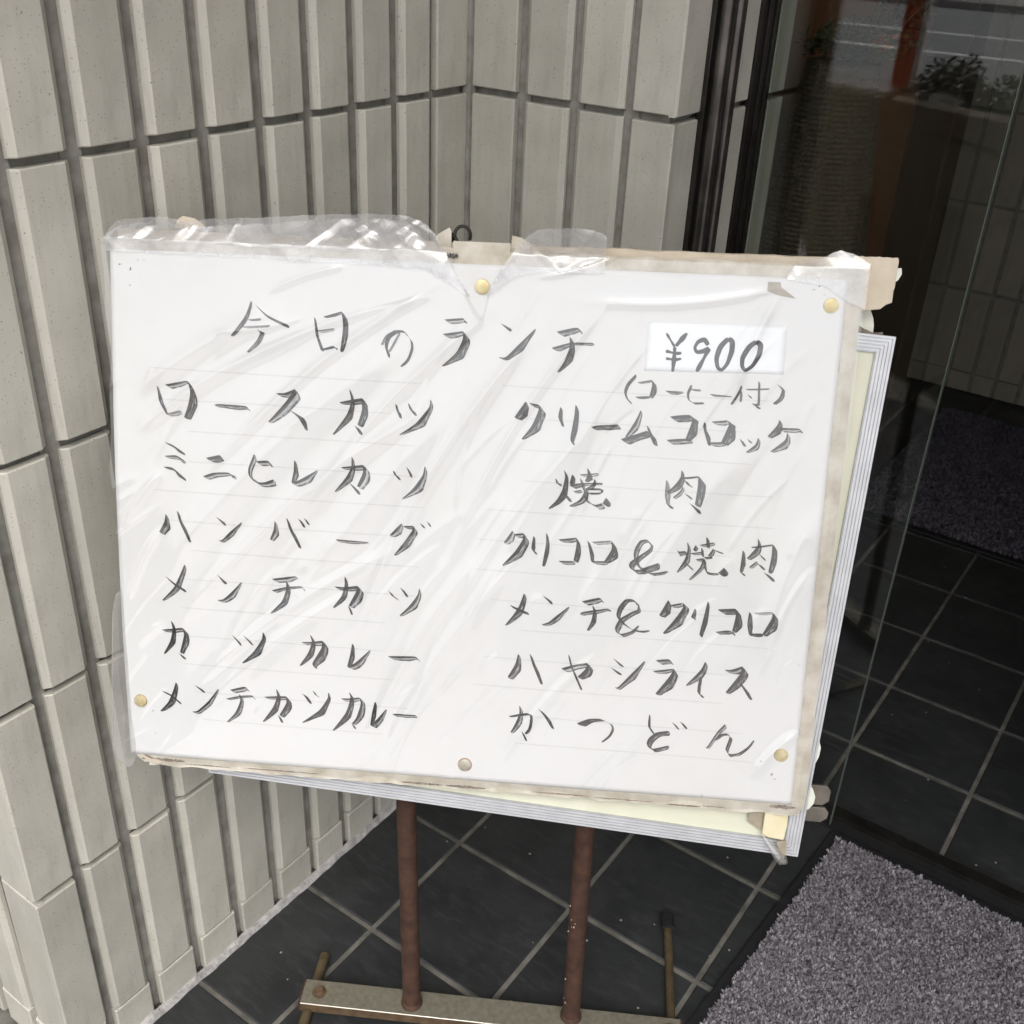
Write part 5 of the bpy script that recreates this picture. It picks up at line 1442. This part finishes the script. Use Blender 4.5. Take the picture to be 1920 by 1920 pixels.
leaf_part('flower', vs_, [((vc.x + 0.09, vc.y + 0.03, 1.16), (0.035, 0.03, 0.05)), ((vc.x + 0.12, vc.y + 0.05, 1.22), (0.04, 0.03, 0.04))], 260, 0.009, M['flower_red'], 5)

# ------------------------------------------------------------------ the street behind the camera (seen mirrored in the glass)
def struct(name, mb, mat): 
    o = mb.build(name, mat); o['kind'] = 'structure'; return o
mb = MB(); mb.box((-60, -120, -0.30), (60, 60, -0.155)); struct('ground', mb, M['far_pavement'])
mb = MB(); mb.box((-60, -6.9, -0.150), (60, -0.80, -0.004)); struct('pavement', mb, M['pavement'])
mb = MB(); mb.box((-60, -15.6, -0.154), (60, -6.95, -0.004)); struct('road', mb, M['asphalt'])
mb = MB(); mb.box((-60, -26, -0.154), (60, -15.62, 0.10)); struct('pavement', mb, M['far_pavement'])
for y in (-9.47, -11.58):
    mb = MB(); mb.box((-60, y - 0.07, -0.004), (60, y + 0.07, 0.0005)); struct('lane_line', mb, M['lane_paint'])
bd = empty('street_building', 'plain grey building across the road', 'building', (-12, -27, 0))
mb = MB(); mb.box((-30, -32, -0.1), (-9.5, -26.5, 5.5)); mb.build('wall', M['concrete_wall'], bd)
wmat = simple('far_window', (0.03, 0.035, 0.04), 0.15)
for k in range(6):
    mb = MB(); mb.box((-28.5 + k * 3.1, -26.53, 0.9), (-26.6 + k * 3.1, -26.49, 2.3)); mb.build('window', wmat, bd)
pb = empty('planter', 'long dark planter of evergreen shrubs beside the porch', 'planter', (-0.85, -1.15, 0))
mb = MB(); mb.box((-1.085, -1.42, -0.004), (-0.42, -1.02, 0.52)); mb.build('planter_box', M['planter'], pb, bevel=0.006)
leaf_part('shrub', pb, [((-0.96, -1.2, 0.63), (0.14, 0.19, 0.18)), ((-0.78, -1.2, 0.615), (0.18, 0.19, 0.17)), ((-0.58, -1.2, 0.605), (0.17, 0.19, 0.18))], 14000, 0.022, M['leaf'], 12)
leaf_part('sprig', pb, [((-0.865, -1.03, 0.80), (0.016, 0.012, 0.055))], 60, 0.022, M['leaf'], 13)
pp = empty('potted_plant', 'potted plant with magenta flowers and long green leaves beside the planter', 'potted plant', (-1.27, -0.70, 0))
mb = MB(); mb.tube([(-1.16, -0.95, 0.0), (-1.16, -0.95, 0.16), (-1.16, -0.95, 0.17)], [0.055, 0.075, 0.07], 20); mb.build('pot', M['planter'], pp, smooth=True)
leaf_part('foliage', pp, [((-1.16, -0.95, 0.34), (0.07, 0.06, 0.14))], 150, 0.07, M['leaf'], 21)
leaf_part('flower', pp, [((-1.19, -0.95, 0.31), (0.055, 0.04, 0.07))], 160, 0.026, M['flower_magenta'], 22)
rb = empty('banner_pole', 'red cloth banner on a pole at the kerb', 'banner', (-1.16, -1.75, 0))
mb = MB(); mb.tube([(-1.232, -1.75, 0), (-1.232, -1.75, 1.9)], 0.012, 12); mb.build('pole', M['alu'], rb, smooth=True)
mb = MB()
nn = 16
for i in range(nn + 1):
    x = -1.312 + 0.075 * i / nn; y = -1.752 + 0.008 * math.sin(i * 1.1)
    mb.v += [(x, y, 0.60), (x, y, 1.85), (x, y - 0.002, 1.85), (x, y - 0.002, 0.60)]
for i in range(nn):
    for k in range(4):
        a = i * 4 + k; b = i * 4 + (k + 1) % 4; mb.f.append((a, b, b + 4, a + 4))
mb.build('cloth', simple('red_brown_cloth', (0.55, 0.07, 0.05), 0.85), rb)
